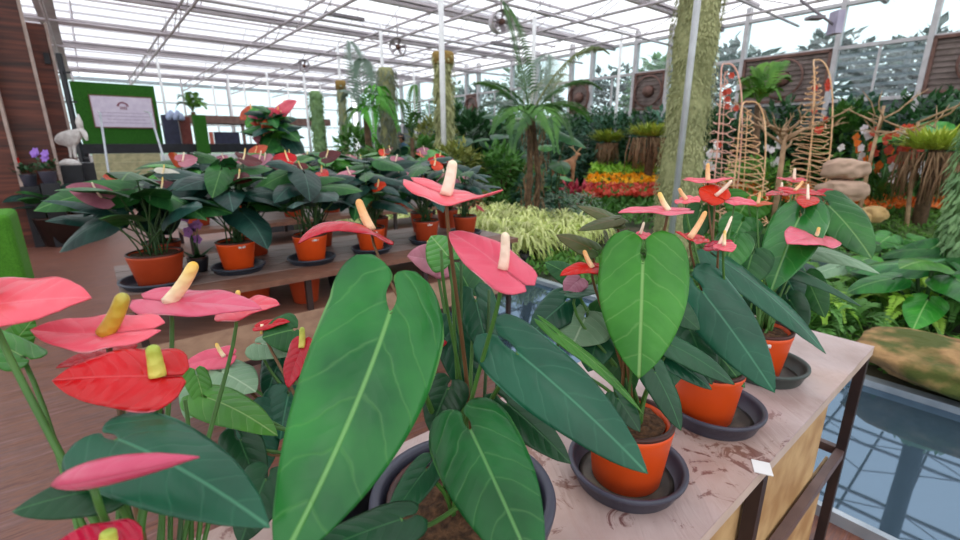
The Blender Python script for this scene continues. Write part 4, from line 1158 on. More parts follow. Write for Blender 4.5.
# ------------------------------------------------------------ posts and moss columns
def ground_of(px, py, t_):
    b = P(px, py, t_); b.z = 0; return b
def post(px, py, t_, r, ztop=ZG, mat=WHITE):
    b = ground_of(px, py, t_)
    o = MB().tube([b, b+UP*ztop], r, 12).build('support_post', mat); settle(o, b)
    return struct(o)
STEELP = M('galvanised_post', C('b4b6ba'), C('c4c6ca'), rough=.35, metal=.3)
post(683, 130, 4.3, .030, 4.3, STEELP)
post(443, 110, 9.4, .055)
post(534, 40, 10.5, .045)
for px, py, t_ in ((343, 120, 13.9), (304, 80, 17), (382, 60, 11.2), (163, 95, 15.5), (232, 110, 19), (270, 105, 19), (216, 110, 22), (247, 110, 22), (290, 110, 22), (322, 110, 22), (352, 110, 22), (415, 110, 18), (620, 60, 12.2)):
    post(px, py, t_, .04)
def moss_column(label, px, py, t_, r, z0, z1, mat, n, L, W, core, seed, cap=None, pole=None):
    b = ground_of(px, py, t_)
    o = thing('moss_column', label, 'plant column', b+UP*z0); rg = random.Random(seed)
    K = 24; m_ = MB(); prof = []
    for i in range(K+1):
        z = z0+(z1-z0)*i/K
        rr = r*.85*(1+.08*math.sin(i*1.7+seed))
        if i == 0: rr *= .6
        if i == K: rr *= .75
        prof.append((rr, z))
    m_.lathe([(0, z0)]+prof+[(0, z1)], b, 18); m_.build('core', core, o)
    m_ = MB()
    for k in range(n):
        a = rg.uniform(0, 2*PI); z = rg.uniform(z0+L*.6, z1)
        d = V((math.cos(a), math.sin(a), 0))
        q = b+d*r*(.82+.18*rg.random()+.10*math.sin(z*5+a*3))+UP*z
        m_.blade(q, d*rg.uniform(.15, .7)-UP*1.0+V((rg.uniform(-.3, .3), rg.uniform(-.3, .3), 0)), d, L*rg.uniform(.6, 1.3), W*rg.uniform(.7, 1.2), .2)
    m_.build('foliage', mat, o, False)
    if cap:
        MB().lathe([(0, z1-.22), (r*1.12, z1-.22), (r*1.15, z1-.02), (r*1.0, z1+.02), (0, z1+.02)], b, 18).build('coir_cap', cap, o)
    return o
COIR = M('coir_fibre', C('a88c50'), C('8c7040'), rough=.95, scale=30, bump=.6)
CORE = M('mossy_core', C('a4a478'), C('8a8e64'), rough=1, scale=20)
zc = P(443, 55, 9.6).z
moss_column('olive moss column with brown cap behind the slim white post in the middle', 444, 110, 9.7, .20, 0, zc, G_MOSS, 1500, .16, .02, CORE, 1, COIR)
moss_column('tall thick grey-green hanging moss column rising out of the top of the photo', 690, 90, 4.75, .235, .0, 4.0, G_MOSS, 9000, .045, .010, CORE, 2)
moss_column('slim bright green column left of the middle, at the end of the benches', 318, 125, 9.5, .14, 0, P(316, 92, 9.5).z, G_MOSS2, 1300, .08, .02, M('green_core', C('7c9c68'), C('6c8c5c'), rough=1), 3)
moss_column('thin pale moss column with tan cap right of the slim green column', 344, 130, 13.6, .13, 0, P(343, 83, 13.6).z, G_MOSSG, 700, .16, .02, CORE, 4, COIR)
moss_column('grey moss column half hidden behind the bright green palm fronds', 388, 120, 10.6, .22, 0, P(388, 70, 10.6).z, G_MOSSG, 1400, .18, .02, CORE, 5)
o = moss_column('moss column at the right photo edge, mirrored in the pool', 983, 220, 4.25, .29, .0, 1.62, G_MOSS2, 2600, .11, .018, M('green_core', C('7c9c68'), C('6c8c5c'), rough=1), 6)
post(986, 200, 4.3, .09, 4.2, M('dark_post', C('4a5058'), C('3c424a'), rough=.5))

# ------------------------------------------------------------ overhead ventilators and floodlight
def ventilator(label, px, py, t_, r, face):
    c = P(px, py, t_); f = V(face).normalized()
    o = thing('circulation_fan', label, 'fan', c); x_ = f.orthogonal().normalized(); y_ = f.cross(x_)
    m_ = MB(); n = 24; vs = []; fs = []
    prof = [(r*.86, -.16), (r*.9, .0), (r*.9, .14), (r, .16), (r, -.02), (r*.96, -.18)]
    for a_, z_ in prof:
        for k in range(n):
            a = 2*PI*k/n; vs.append(c+x_*a_*math.cos(a)+y_*a_*math.sin(a)+f*z_)
    for i in range(len(prof)):
        for k in range(n):
            i2 = (i+1) % len(prof); k2 = (k+1) % n
            fs.append((i*n+k, i*n+k2, i2*n+k2, i2*n+k))
    m_.add(vs, fs); m_.build('housing', BEAM, o)
    MB().tube([c-f*.12, c+f*.1], [r*.3, r*.24], 14).build('motor', BROWN2, o)
    for q in range(5):
        a = q*2*PI/5; d = x_*math.cos(a)+y_*math.sin(a); e = d.cross(f)
        mk('blade', [c+d*r*.2-e*r*.08+f*.02, c+d*r*.2+e*r*.1-f*.03, c+d*r*.85+e*r*.28-f*.05, c+d*r*.85-e*r*.1+f*.04], [(0, 1, 2, 3)], BEAM, o, None, False, .006)
    MB().tube([c+UP*r, V((c.x, c.y, ZG-.05))], .015, 6).build('hanger', BEAM, o)
ventilator('round circulation fan hanging under the roof beside the palm top', 501, 22, 8.0, .19, (.25, -1, -.15))
ventilator('round circulation fan hanging over the grey moss column', 398, 47, 10.2, .19, (.1, -1, -.1))
ventilator('small far circulation fan hanging over the left benches', 304, 66, 15.5, .2, (.3, -1, 0))
t_ = 6.6
c = P(836, 22, t_)
o = thing('floodlight', 'floodlight unit with bracket hanging from a truss at the upper right', 'lamp', c)
LAMPM = M('lamp_housing', C('8c848c'), C('787078'), rough=.4)
m_ = MB(); m_.box((c.x-.05, c.y-.09, c.z-.16), (c.x+.05, c.y+.09, c.z+.14)); m_.build('housing', M('lilac_housing', C('b4acc4'), C('a49cb8'), rough=.4), o, False)
e1 = P(815, 18, t_); e2 = P(843, 30, t_)
MB().tube([P(800, 0, t_), P(838, 28, t_), P(843, 12, t_)], .018, 6).build('bracket', LAMPM, o)
d = MB(); d.box((e1.x-.10, e1.y-.08, e1.z-.02), (e1.x+.10, e1.y+.08, e1.z+.02)); d.build('reflector_plate', LAMPM, o, False)
MB().tube([P(818, 0, t_), V((P(818, 0, t_).x, P(818, 0, t_).y, ZG))], .015, 6).build('hanger', LAMPM, o)
for px, py, lab in ((345, 18, 'grey strip lamp hanging under the roof left of the middle'), (507, 47, 'grey strip lamp hanging left of the palm fronds'), (545, 15, 'short strip lamp hanging right of the palm top')):
    c = P(px, py, 9.5)
    o = thing('strip_lamp', lab, 'lamp', c)
    l_ = .42 if px != 545 else .2
    MB().add([c+AX*l_*s1+BX*.05*s2+UP*z_ for z_ in (0, .06) for s1, s2 in ((-1, -1), (1, -1), (1, 1), (-1, 1))], [(3, 2, 1, 0), (4, 5, 6, 7), (0, 1, 5, 4), (1, 2, 6, 5), (2, 3, 7, 6), (3, 0, 4, 7)]).build('housing', LAMPM, o, False)
    for s1 in (-1, 1): 
        q = c+AX*l_*.7*s1
        MB().tube([q+UP*.06, V((q.x, q.y, ZG+.2))], .006, 4).build('hanger', LAMPM, o)
# ------------------------------------------------------------ palms
PALM = fol('palm_leaf', C('2e5a2c'), C('568638')); PALMY = fol('palm_leaf_faded', C('8c905c'), C('6c7c4c')); PALML = fol('palm_leaf_bright', C('5ca834'), C('44902c'))
PALMG = fol('palm_leaf_grey', C('6c8474'), C('84948c'))
TP = 7.6
b = ground_of(527, 200, TP); b.z = .05
t = thing('palm_tree', 'palm with dark arching fronds and a fibrous double trunk, centre of the garden', 'palm', b)
cr = P(530, 118, TP)
MB().tube([b, b.lerp(cr, .5)+V((.03, 0, 0)), cr], [.055, .05, .05], 10).build('trunk', BARK, t)
b2 = b+V((.16, .1, 0)); MB().tube([b2, b2.lerp(cr, .5)+V((.10, 0, 0)), cr+V((.04, 0, 0))], [.05, .045, .04], 10).build('trunk', BARK, t)
fr = MB(); rg = random.Random(4)
for k in range(160):
    q = b.lerp(cr, rg.random())+V((rg.uniform(-.12, .28), rg.uniform(-.1, .1), 0)); fr.blade(q, V((rg.uniform(-.4, .4), rg.uniform(-.4, .4), -1)), V((0, -1, 0)), .25, .008)
fr.build('fibres', ROOTS, t, False)
for x, y, tt, rise, LL, m_, dr in ((503, 2, 7.4, V((.55, 0, .35)), .42, PALM, .5), (608, 52, 7.2, .55, .34, PALMY, .9), (470, 85, 7.2, .28, .34, PALM, .5), (600, 88, 7.4, .38, .36, PALM, .6),
                               (492, 132, 7.0, .38, .34, PALM, .7), (572, 138, 7.2, .45, .40, PALM, .8), (548, 55, 8.6, .3, .4, PALMG, .5), (480, 108, 8.4, .25, .36, PALMG, .6),
                               (556, 150, 6.8, .55, .4, PALM, .8), (512, 150, 6.8, .5, .4, PALM, .8), (565, 75, 8.8, .3, .4, PALMY, .6), (590, 120, 8.4, .4, .4, PALM, .7)):
    frond(t, cr, P(x, y, tt), rise, LL*1.15, .017, m_, 44, dr*.8)
b = ground_of(372, 160, 9.4); b.z = 0
t = thing('palm_tree', 'small palm with bright green drooping fronds left of the middle moss column', 'palm', b)
cr = P(366, 118, 9.4)
MB().tube([b, b.lerp(cr, .5), cr], [.09, .08, .06], 8).build('trunk', BARK, t)
for x, y, tt, rise, LL, m_, dr in ((398, 128, 9.0, .75, .55, PALML, 1.0), (388, 108, 9.2, .7, .5, PALML, .9), (350, 42, 9.4, .3, .4, PALMG, .4), (362, 60, 9.0, .3, .4, PALMG, .4), (342, 100, 9.4, .4, .4, PALMG, .5), (345, 130, 9.2, .4, .4, PALM, .7), (375, 140, 8.9, .6, .4, PALML, .9)):
    frond(t, cr, P(x, y, tt), rise, LL, .022, m_, 26, dr)
b = ground_of(413, 165, 9.8); b.z = 0
t = thing('palm_tree', 'young dark palm with one upright feathery frond beside the middle moss column', 'palm', b)
cr = P(412, 138, 9.8); MB().tube([b, cr], [.06, .04], 8).build('trunk', BARK, t)
for x, y, tt, rise, LL in ((415, 85, 9.8, .3, .22), (398, 100, 9.8, .3, .24), (420, 118, 9.6, .3, .28), (392, 128, 9.6, .3, .3)):
    frond(t, cr, P(x, y, tt), rise, LL, .02, PALM, 24, .3)
b = P(193, 112, 14.6)
t = thing('fern_palm', 'feathery palm plant rising behind the stage counters', 'palm', b)
MB().tube([V((b.x, b.y, 0)), b], .07, 8).build('trunk', BARK, t)
for x, y in ((178, 98), (186, 96), (200, 102), (206, 108), (176, 108), (194, 95)):
    frond(t, b, P(x, y, 14.4), .3, .32, .03, PALMG if x < 190 else G_LIGHT, 18, .5)
b = ground_of(765, 130, 9.0); b.z = .05
t = thing('palm_tree', 'fan palm with bright green leaves in front of the window wall between the cane spirals', 'palm', b)
cr = P(758, 105, 9.0); MB().tube([b, cr], [.08, .06], 8).build('trunk', BARK, t)
for x, y, tt in ((785, 62, 9), (770, 64, 9), (752, 70, 9), (740, 82, 8.8), (790, 80, 8.8), (742, 100, 8.8), (780, 98, 8.7)):
    frond(t, cr, P(x, y, tt), .3, .34, .03, G_LIGHT, 20, .5)

# ------------------------------------------------------------ spider plants in black pots
SPID = fol('spider_leaf', C('e2e4a8'), C('b0c45c'), .45)
def spider(c, r, seed, label, group, n=85):
    t = thing('spider_plant', label, 'plant', c, group); rg = random.Random(seed); m_ = MB()
    for k in range(n):
        a = rg.uniform(0, 2*PI); d = V((math.cos(a), math.sin(a), 0)); l_ = r*rg.uniform(.7, 1.3); h_ = rg.uniform(.10, .34)
        base = c+UP*.14
        pts = bez(base, base+d*l_*.15+UP*h_, base+d*l_*.6+UP*h_*1.1, base+d*l_+UP*(h_-rg.uniform(.1, .3)), 5)
        sd = d.cross(UP); vs = []
        for i, q in enumerate(pts):
            w_ = .011*(1-abs(i/5-.4)); vs += [q+sd*w_, q-sd*w_]
        m_.add(vs, [(2*i, 2*i+1, 2*i+3, 2*i+2) for i in range(5)])
    m_.build('leaves', SPID, t, False)
    MB().lathe([(0, 0), (.08, 0), (.105, .14), (.09, .14), (.08, .11), (0, .11)], c, 14).build('pot', POT_BK, t)
rg = random.Random(11); k = 0
for i in range(8):
    for j in range(7):
        a = 2.7+i*.38+rg.uniform(-.06, .06); b = 3.85+j*.36+rg.uniform(-.06, .06)
        spider(AB(a, b, .05), .30, 300+k, 'pale yellow-green spider plant in the dense bed beyond the middle bench', 'spider plants in the bed beyond the benches'); k += 1

# ------------------------------------------------------------ low planting, flower bed
def scatter(name, label, cat, pts, n, h, L, W, mat, seed, z=.05, kind='stuff', upw=.9):
    """pts: quad in the hall's axes"""
    rg = random.Random(seed); m_ = MB()
    A_, B_, C_, D_ = [AB(*q, z) for q in pts]
    for k in range(n):
        u, v = rg.random(), rg.random()
        q = A_.lerp(B_, u).lerp(D_.lerp(C_, u), v)
        hh = h*(.45+.55*rg.random())*(1+.5*noise.noise(q*1.7))
        if q.dot(AX) > 12.2: continue
        q = q+UP*hh*rg.random()
        d = V((rg.gauss(0, .6), rg.gauss(0, .6), upw*rg.uniform(.0, 1.2)))
        m_.blade(q, d, UP+V((rg.uniform(-.6, .6), rg.uniform(-.6, .6), 0)), L*rg.uniform(.6, 1.3), W*rg.uniform(.6, 1.3), .3)
    o = m_.build(name, mat, None, False)
    return tag(o, label, cat, None, kind)
def quad_px(x0, x1, y0, y1, z):
    return [ab_of(G(x, y, z)) for x, y in ((x0, y1), (x1, y1), (x1, y0), (x0, y0))]
scatter('ground_foliage', 'low green ground cover between the pool and the right flower beds', 'ground cover', [(3.6, -1.5), (8.5, -1.5), (8.5, 3.6), (3.6, 3.6)], 9000, .14, .10, .022, G_MID, 1)
scatter('ground_foliage', 'lighter mossy ground cover on the right garden slope', 'ground cover', quad_px(850, 960, 212, 245, .1), 2600, .10, .08, .018, G_LIGHT, 2)
scatter('ground_foliage', 'mixed low greenery in the middle of the garden', 'ground cover', [(4.5, 6.2), (12, 6.2), (12, 14), (4.5, 14)], 9000, .40, .16, .04, G_MID, 3)
scatter('ground_foliage', 'darker low greenery further along the garden', 'ground cover', [(2.6, 9.5), (8, 9.5), (8, 20), (2.6, 20)], 5000, .5, .22, .05, G_DARK, 4)
scatter('ground_foliage', 'low green planting in front of the cane spirals', 'ground cover', [(7, 2.5), (12, 2.5), (12, 7), (7, 7)], 5000, .3, .13, .03, G_MID, 5)
def bed(name, label, x0, x1, y0, y1, t0, t1, n, L, W, mat, seed):
    rg = random.Random(seed); m_ = MB(); m2 = MB()
    for k in range(n):
        f = rg.random(); px = rg.uniform(x0, x1); t_ = t0+(t1-t0)*f; py = y1+(y0-y1)*f+rg.gauss(0, .8)
        q = P(px, py, t_)
        if q.dot(AX) > 12.2: continue
        m_.blade(q, V((rg.gauss(0, .7), rg.gauss(0, .7), rg.uniform(0, 1))), UP+V((rg.uniform(-.6, .6), rg.uniform(-.6, .6), 0)), L*rg.uniform(.6, 1.3), W*rg.uniform(.6, 1.3), .3)
        if k % 2 == 0:
            g_ = V((q.x, q.y, .05+rg.random()*max(.02, q.z-.15)))
            m2.blade(g_, V((rg.gauss(0, .6), rg.gauss(0, .6), 1)), V((0, -1, .3)), .24, .05)
    o = m_.build(name, mat, None, False); tag(o, label, 'flower bed', None, 'stuff')
    o = m2.build('flower_bed_leaves', G_MID, None, False); tag(o, 'green leaves under the '+label.split(' in ')[0].split(' below')[0].split(' at ')[0].split(' behind')[0], 'leaves', None, 'stuff')
bed('red_flower_bed', 'red bedding flowers in front of the yellow ones', 584, 668, 185, 196, 9.4, 10.4, 1500, .10, .045, REDF, 11)
bed('yellow_flower_bed', 'yellow-orange bedding flowers in mid garden', 588, 690, 175, 184, 10.5, 11.3, 1500, .10, .045, YELF, 12)
bed('lime_leaf_bed', 'lime green leafy mound behind the yellow flowers', 592, 672, 165, 175, 11.3, 12.2, 1500, .16, .05, G_LIME, 13)
bed('orange_flower_bed', 'low orange flowers below the cane spirals', 690, 810, 184, 200, 7.6, 8.8, 1300, .08, .035, ORF, 14)
def mound():
    c = ground_of(893, 200, 7.2); R1, R2, hz = 1.55, 1.25, .47
    vs = []; fs = []; n = 40; rings = 14; rg = random.Random(9); m_ = MB()
    for i in range(rings+1):
        for k in range(n):
            r_ = i/rings; a = 2*PI*k/n; x_, y_ = R1*r_*math.cos(a), R2*r_*math.sin(a)
            vs.append(c+V((x_, y_, .03+hz*math.cos(r_*PI/2)**.8+.02*noise.noise(V((x_*3, y_*3, 1))))))
    for i in range(rings):
        for k in range(n):
            a = i*n+k; b = i*n+(k+1) % n; fs.append((a, b, b+n, a+n))
    o = mk('ground_mound', vs, fs, M('moss_ground', C('4c6430'), C('384c28'), rough=1, scale=8, bump=.5)); struct(o, 'low mossy garden mound at the right', 'mound')
    for k in range(6500):
        r_ = math.sqrt(rg.random()); a = rg.uniform(0, 2*PI)
        q = c+V((R1*r_*math.cos(a), R2*r_*math.sin(a), .04+hz*math.cos(r_*PI/2)**.8))
        m_.blade(q, V((rg.gauss(0, .7), rg.gauss(0, .7), rg.uniform(.1, 1))), UP+V((rg.uniform(-.5, .5), rg.uniform(-.5, .5), 0)), rg.uniform(.04, .09), rg.uniform(.01, .02), .3)
    tag(m_.build('moss_foliage', G_LIGHT, None, False), 'fine bright moss and grass on the low garden mound at the right', 'moss', None, 'stuff')
mound()
bed('orange_flower_bed', 'strip of low orange flowers at the right behind the stones', 850, 962, 197, 208, 6.8, 7.6, 900, .08, .035, ORF, 15)
def silver(px, py, t_): return ground_of(px, py, t_)
bush('crimson_plant', 'crimson-leaved low plant in front of the deer figure', 'plant', silver(574, 180, 10.0), .42, .27, 260, .22, .04, CRIM, 21, droop=-.3)
bush('crimson_plant', 'small crimson bromeliad behind the cream spadix flower', 'plant', silver(473, 190, 7.0)+UP*.5, .14, .13, 40, .18, .03, CRIM, 22, droop=-.5)
bush('silver_shrub', 'silvery white-flecked low shrub right of the palm trunk', 'shrub', silver(560, 205, 8.3), .42, .3, 420, .10, .02, G_SILV, 23)
bush('silver_shrub', 'small grey-green mound left of the red bedding flowers', 'shrub', silver(585, 200, 9.0), .35, .25, 300, .10, .02, G_SILV, 24)

# ------------------------------------------------------------ deer figure
FAWN = M('fawn_paint', C('b0805c'), C('98684c'), rough=.7)
b = ground_of(572, 178, 11.6); b.z = .45
def dz(x, y): return P(x, y, 11.6)
t = thing('deer_figure', 'small brown deer figure with antlers standing among the garden plants', 'deer statue', V((b.x, b.y, .05)))
g0 = lambda q: V((q.x, q.y, .06))
f1, f2 = dz(573, 170), dz(568, 170); r1, r2 = dz(560, 170), dz(556, 169)
f2 = f2+BX*.12; r2 = r2+BX*.12
pts = [dz(562, 165), dz(570, 164), dz(575, 158), dz(577, 154), dz(581, 155), dz(556, 166), f1, g0(f1), f2, g0(f2), r1, g0(r1), r2, g0(r2)]
skin('body', pts, [(0, 1), (1, 2), (2, 3), (3, 4), (0, 5), (1, 6), (6, 7), (1, 8), (8, 9), (0, 10), (10, 11), (5, 12), (12, 13)],
     [.13, .12, .07, .065, .03, .10, .05, .025, .05, .025, .055, .025, .055, .025], FAWN, t)
for s_ in (-1, 1):
    q = dz(576.5, 153)
    m_ = MB(); m_.tube([q, q+V((.10*s_, 0, .12)), q+V((.20*s_, 0, .16))], [.016, .013, .006], 6); m_.tube([q+V((.10*s_, 0, .12)), q+V((.08*s_, 0, .25))], [.012, .005], 6)
    m_.build('antler', M('antler_bone', C('d8b890'), C('c8a880'), rough=.6), t)
tag(settle(MB().lathe([(0, 0), (.18, .0), (.2, .1), (.12, .22), (0, .26)], ground_of(597, 176, 11.4)+UP*.05, 12).build('garden_stone', FAWN), ground_of(597, 176, 11.4)+UP*.05), 'small tan garden ornament right of the deer figure', 'stone')
# person far behind
b = ground_of(402, 165, 11.5)
SK = M('skin', C('b88468'), C('a87458'), rough=.6); JEANS = M('teal_clothes', C('3c5c74'), C('34506a'), rough=.8)
t = thing('person', 'distant person in dark blue clothes standing among the plants', 'person', b)
hh = 1.62
q = lambda x, z, y=0: b+V((x, y, z))
skin('body', [q(0, .92), q(0, 1.18), q(0, 1.38), q(0, 1.46), q(0, 1.55), q(.1, .48), q(.1, .06), q(-.1, .48), q(-.1, .06), q(.19, 1.34), q(.23, 1.08), q(.2, .86), q(-.19, 1.34), q(-.23, 1.08), q(-.2, .86), q(.1, .04, -.12), q(-.1, .04, -.12)],
     [(0, 1), (1, 2), (2, 3), (3, 4), (0, 5), (5, 6), (0, 7), (7, 8), (2, 9), (9, 10), (10, 11), (2, 12), (12, 13), (13, 14), (6, 15), (8, 16)], [.14, .13, .12, .05, .095, .07, .045, .07, .045, .055, .04, .03, .055, .04, .03, .04, .04], JEANS, t)
MB().lathe([(0, -.13), (.06, -.11), (.085, -.02), (.08, .06), (0, .12)], q(0, 1.55), 12).build('head', SK, t)
MB().lathe([(.092, -.04), (.098, .03), (.07, .11), (0, .14)], q(0, 1.55, .012), 12).build('hair', M('black_hair', C('18141a'), C('221c22'), rough=.5), t)

# ------------------------------------------------------------ shrubs along the back of the garden
sh = [ # px, t, width px, top y, mat, leafL, label
 (428, 11.0, 40, 138, G_MID, .22, 'mid green shrub behind the red-flowered pots left of the white post'),
 (470, 11.5, 60, 112, G_DARK, .32, 'dark broad-leaved shrub left of the centre palm'),
 (455, 9.2, 50, 145, G_OLIVE, .2, 'olive low shrub right of the slim white post'),
 (500, 9.4, 50, 150, G_MID, .2, 'fresh green bush left of the palm trunk'),
 (545, 12.5, 70, 120, G_BLUE, .2, 'blue-green bush behind the centre palm'),
 (590, 13.2, 60, 112, G_DARK, .2, 'dark green shrub below the window left of the hanging root baskets'),
 (625, 13.5, 56, 112, G_BLUE, .2, 'blue-green shrub behind the hanging root baskets'),
 (655, 13.0, 50, 115, G_DARK, .2, 'dark shrub behind the big moss column'),
 (355, 11.8, 34, 128, G_MID, .22, 'green shrub at the foot of the thin pale moss column'),
 (378, 8.8, 30, 150, G_MID, .2, 'low green shrub below the bright palm fronds'),
 (437, 13.5, 50, 120, G_OLIVE, .25, 'olive shrub behind the middle moss column'),
 (720, 10.5, 60, 118, G_DARK, .2, 'dark shrub behind the left cane arch'),
 (775, 9.8, 50, 125, G_DARK, .2, 'dark undergrowth shrub between the two cane spirals'),
 (842, 9.0, 40, 108, G_MID, .3, 'strap-leaved green plant right of the right cane spiral'),
 (875, 8.6, 60, 118, G_BLUE, .18, 'grey-green shrub behind the driftwood branch'),
 (925, 8.6, 80, 100, G_DARK, .2, 'dark green shrub at the right below the window wall'),
 (760, 8.2, 60, 160, G_LIGHT, .15, 'low light green bush below the bare tree'),
 (540, 8.8, 46, 176, G_BLUE, .16, 'blue-green low bush at the palm foot'),
 (520, 9.9, 46, 168, G_LIGHT, .25, 'light green strappy clump behind the palm trunk'),
 (690, 9.5, 44, 150, G_DARK, .2, 'dark bush behind the white orchids'),
 (815, 9.8, 40, 130, G_DARK, .2, 'dark bush behind the right cane spiral'),
 (905, 8.0, 60, 165, G_MID, .14, 'rounded green bush behind the orange flower strip'),
]
for i, (px, t_, wpx, ytop, mt, l_, lab) in enumerate(sh):
    b = ground_of(px, 160, t_); b.z = .03
    lim = 12.45-wpx/2/F*t_*1.3-l_
    if b.dot(AX) > lim: b = b-AX*(b.dot(AX)-lim)
    zt_ = P(px, ytop, t_).z
    bush('shrub', lab, 'shrub', b, wpx/2/F*t_*1.15, max(.2, zt_/2), int(900+300*(wpx/50)), l_, l_*.2, mt, 500+i, droop=.2 if l_ < .25 else .05)
for i, b_ in enumerate((1.2, 2.6, 4.0, 5.4, 6.8, 8.2, 9.7, 11.2, 12.8, 14.6)):
    names = ('at the right end below the second exhaust fan', 'below the right window', 'right of the right cane spiral', 'behind the bare tree', 'behind the cane arches', 'behind the big moss column', 'behind the long-rooted stump', 'behind the short-rooted stump', 'behind the deer figure', 'behind the palm crown')
    bush('climbing_hedge', 'dark climbing hedge against the window wall '+names[i], 'hedge', AB(11.75, b_, .05), .55, 1.12, 1500, .2, .05, (G_DARK, G_BLUE, G_DARK)[i % 3], 640+i, ry=.85, hollow=.3)
for px, py, t_, lab, mt, sd in ((510, 118, 10.6, 'broad-leaved plant with a bright leaf left of the palm crown', (L_DARK, L_BRIGHT, L_DARK), 1), (470, 135, 10.2, 'dark elephant-ear plant left of the palm trunk', (L_DARK, L_MIDG), 2), (930, 118, 7.4, 'large bright green elephant-ear plant at the upper right', (L_BRIGHT, L_MIDG, L_DARK), 3), (556, 138, 8.4, 'broad-leaved plant with bright green leaves beside the palm trunk', (L_MIDG, L_BRIGHT), 4)):
    b = ground_of(px, 160, t_); b.z = .05; z_ = P(px, py, t_).z
    bigleaf('elephant_ear_plant', lab, 'plant', b, 9 if sd < 4 else 4, .55 if sd < 4 else .45, z_, mt, 40+sd, wr=.4, spread=.75 if sd < 4 else .3)

# hanging root baskets (bromeliads with roots)
def rootbasket(label, px, ytop, ybot, t_, wpx, seed, mat=G_YEL, nroot=110):
    c = P(px, ytop, t_); r_ = wpx/2/F*t_; zb = P(px, ybot, t_).z; rg = random.Random(seed)
    t = thing('root_stump', label, 'plant', V((c.x, c.y, .05)))
    m_ = MB()
    for k in range(420):
        a = rg.uniform(0, 6.28); d = V((math.cos(a), math.sin(a), rg.uniform(.3, 2.2)))
        m_.blade(c+V((math.cos(a)*r_*.7*rg.random(), math.sin(a)*r_*.7*rg.random(), -.05)), d, UP, .40*rg.uniform(.5, 1.2), .024, .5)
    m_.build('foliage', mat, t, False)
    m_ = MB()
    for k in range(nroot):
        a = rg.uniform(0, 6.28); rr = r_*(.45+.5*rg.random()); q = c+V((math.cos(a)*rr, math.sin(a)*rr, -.08))
        e = V((q.x+rg.uniform(-.1, .1), q.y+rg.uniform(-.1, .1), max(.05, zb+rg.random()**2*(q.z-zb)*.6)))
        m_.tube([q, q.lerp(e, .5)+V((rg.uniform(-.05, .05), 0, 0)), e], [.010, .012, .006], 4)
    m_.build('roots', ROOTS, t)
    m_ = MB().tube([V((c.x, c.y, .0)), c], [r_*.22, r_*.2], 10); m_.build('trunk', BARK, t)
rootbasket('yellow-green bromeliad stump with short roots behind the lime mound', 608, 140, 168, 12, 24, 61)
rootbasket('yellow-green bromeliad stump with long hanging roots left of the big moss column', 652, 134, 170, 10.9, 44, 62)
rootbasket('stump with long brown hanging roots and yellow-green top at the right photo edge', 938, 146, 205, 6.3, 60, 63, G_YEL, 130)

# cane spirals with red flowers
CANE = M('orange_cane', C('ecc49c'), C('dca878'), rough=.5); CANEP = M('pink_cane', C('ecbcac'), C('dca08c'), rough=.5)
def cane(label, x0, x1, ytop, ybot, t_, turns, rr, mat, seed, nfl):
    b0, b1 = P(x0, ybot, t_), P(x1, ybot, t_); tp = P((x0+x1)/2, ytop, t_)
    base = (b0+b1)/2; t = thing('cane_spiral', label, 'garden sculpture', V((base.x, base.y, .05)))
    g0_ = V((b0.x, b0.y, .05)); g1_ = V((b1.x, b1.y, .05))
    h = (b1-b0)*.5
    MB().tube(bez(g0_, V((b0.x, b0.y, tp.z*.9)), tp-h*.9+UP*.05, tp, 12)+bez(tp, tp+h*.9+UP*.05, V((b1.x, b1.y, tp.z*.9)), g1_, 12)[1:], .010, 8).build('arch', mat, t)
    for q in (0,):
        MB().tube([V((base.x+h.x*q, base.y+h.y*q, .05)), tp+h*q*.5-UP*.1], .006, 6).build('rod', mat, t)
    rg = random.Random(seed); pts = []; turns = turns*2; N_ = int(turns*14)
    for i in range(N_+1):
        f = i/N_; z = .35+(tp.z-.45)*f; a = f*turns*2*PI; r_ = rr*(1.25-.2*f)*max(.12, 1-f**2.6)*rg.uniform(.8, 1.25); z += math.sin(a)*.10*(1-f)+rg.uniform(-.02, .02)
        ctr = V((base.x, base.y, .05)).lerp(tp, min(1, z/tp.z)); ctr.z = z
        pts.append(ctr+V((math.cos(a)*r_, math.sin(a)*r_, 0)))
    MB().tube(pts, .007, 5).build('coil', mat, t)
    for k in range(nfl):
        f = rg.uniform(.55, .92); q = V((base.x, base.y, .05)).lerp(tp, f)+V((rg.uniform(-.12, .12), -.12, rg.uniform(-.1, .1)))
        m_ = MB()
        for j in range(6):
            a = j*PI/3; m_.blade(q, V((math.cos(a), -.4, math.sin(a))), V((0, -1, 0)), .055, .024)
        m_.build('blossom', REDF, t)
cane('tall narrow pinkish cane arch with red blossoms right of the big moss column', 714, 738, 64, 190, 6.6, 8, .17, CANEP, 71, 7)
cane('orange cane arch with wide coils, shorter one right of the pinkish arch', 734, 764, 102, 190, 6.3, 9, .22, CANE, 72, 0)
cane('tall orange cane spiral with red blossoms above the stacked stones', 806, 826, 60, 190, 7.0, 13, .22, CANE, 73, 9)
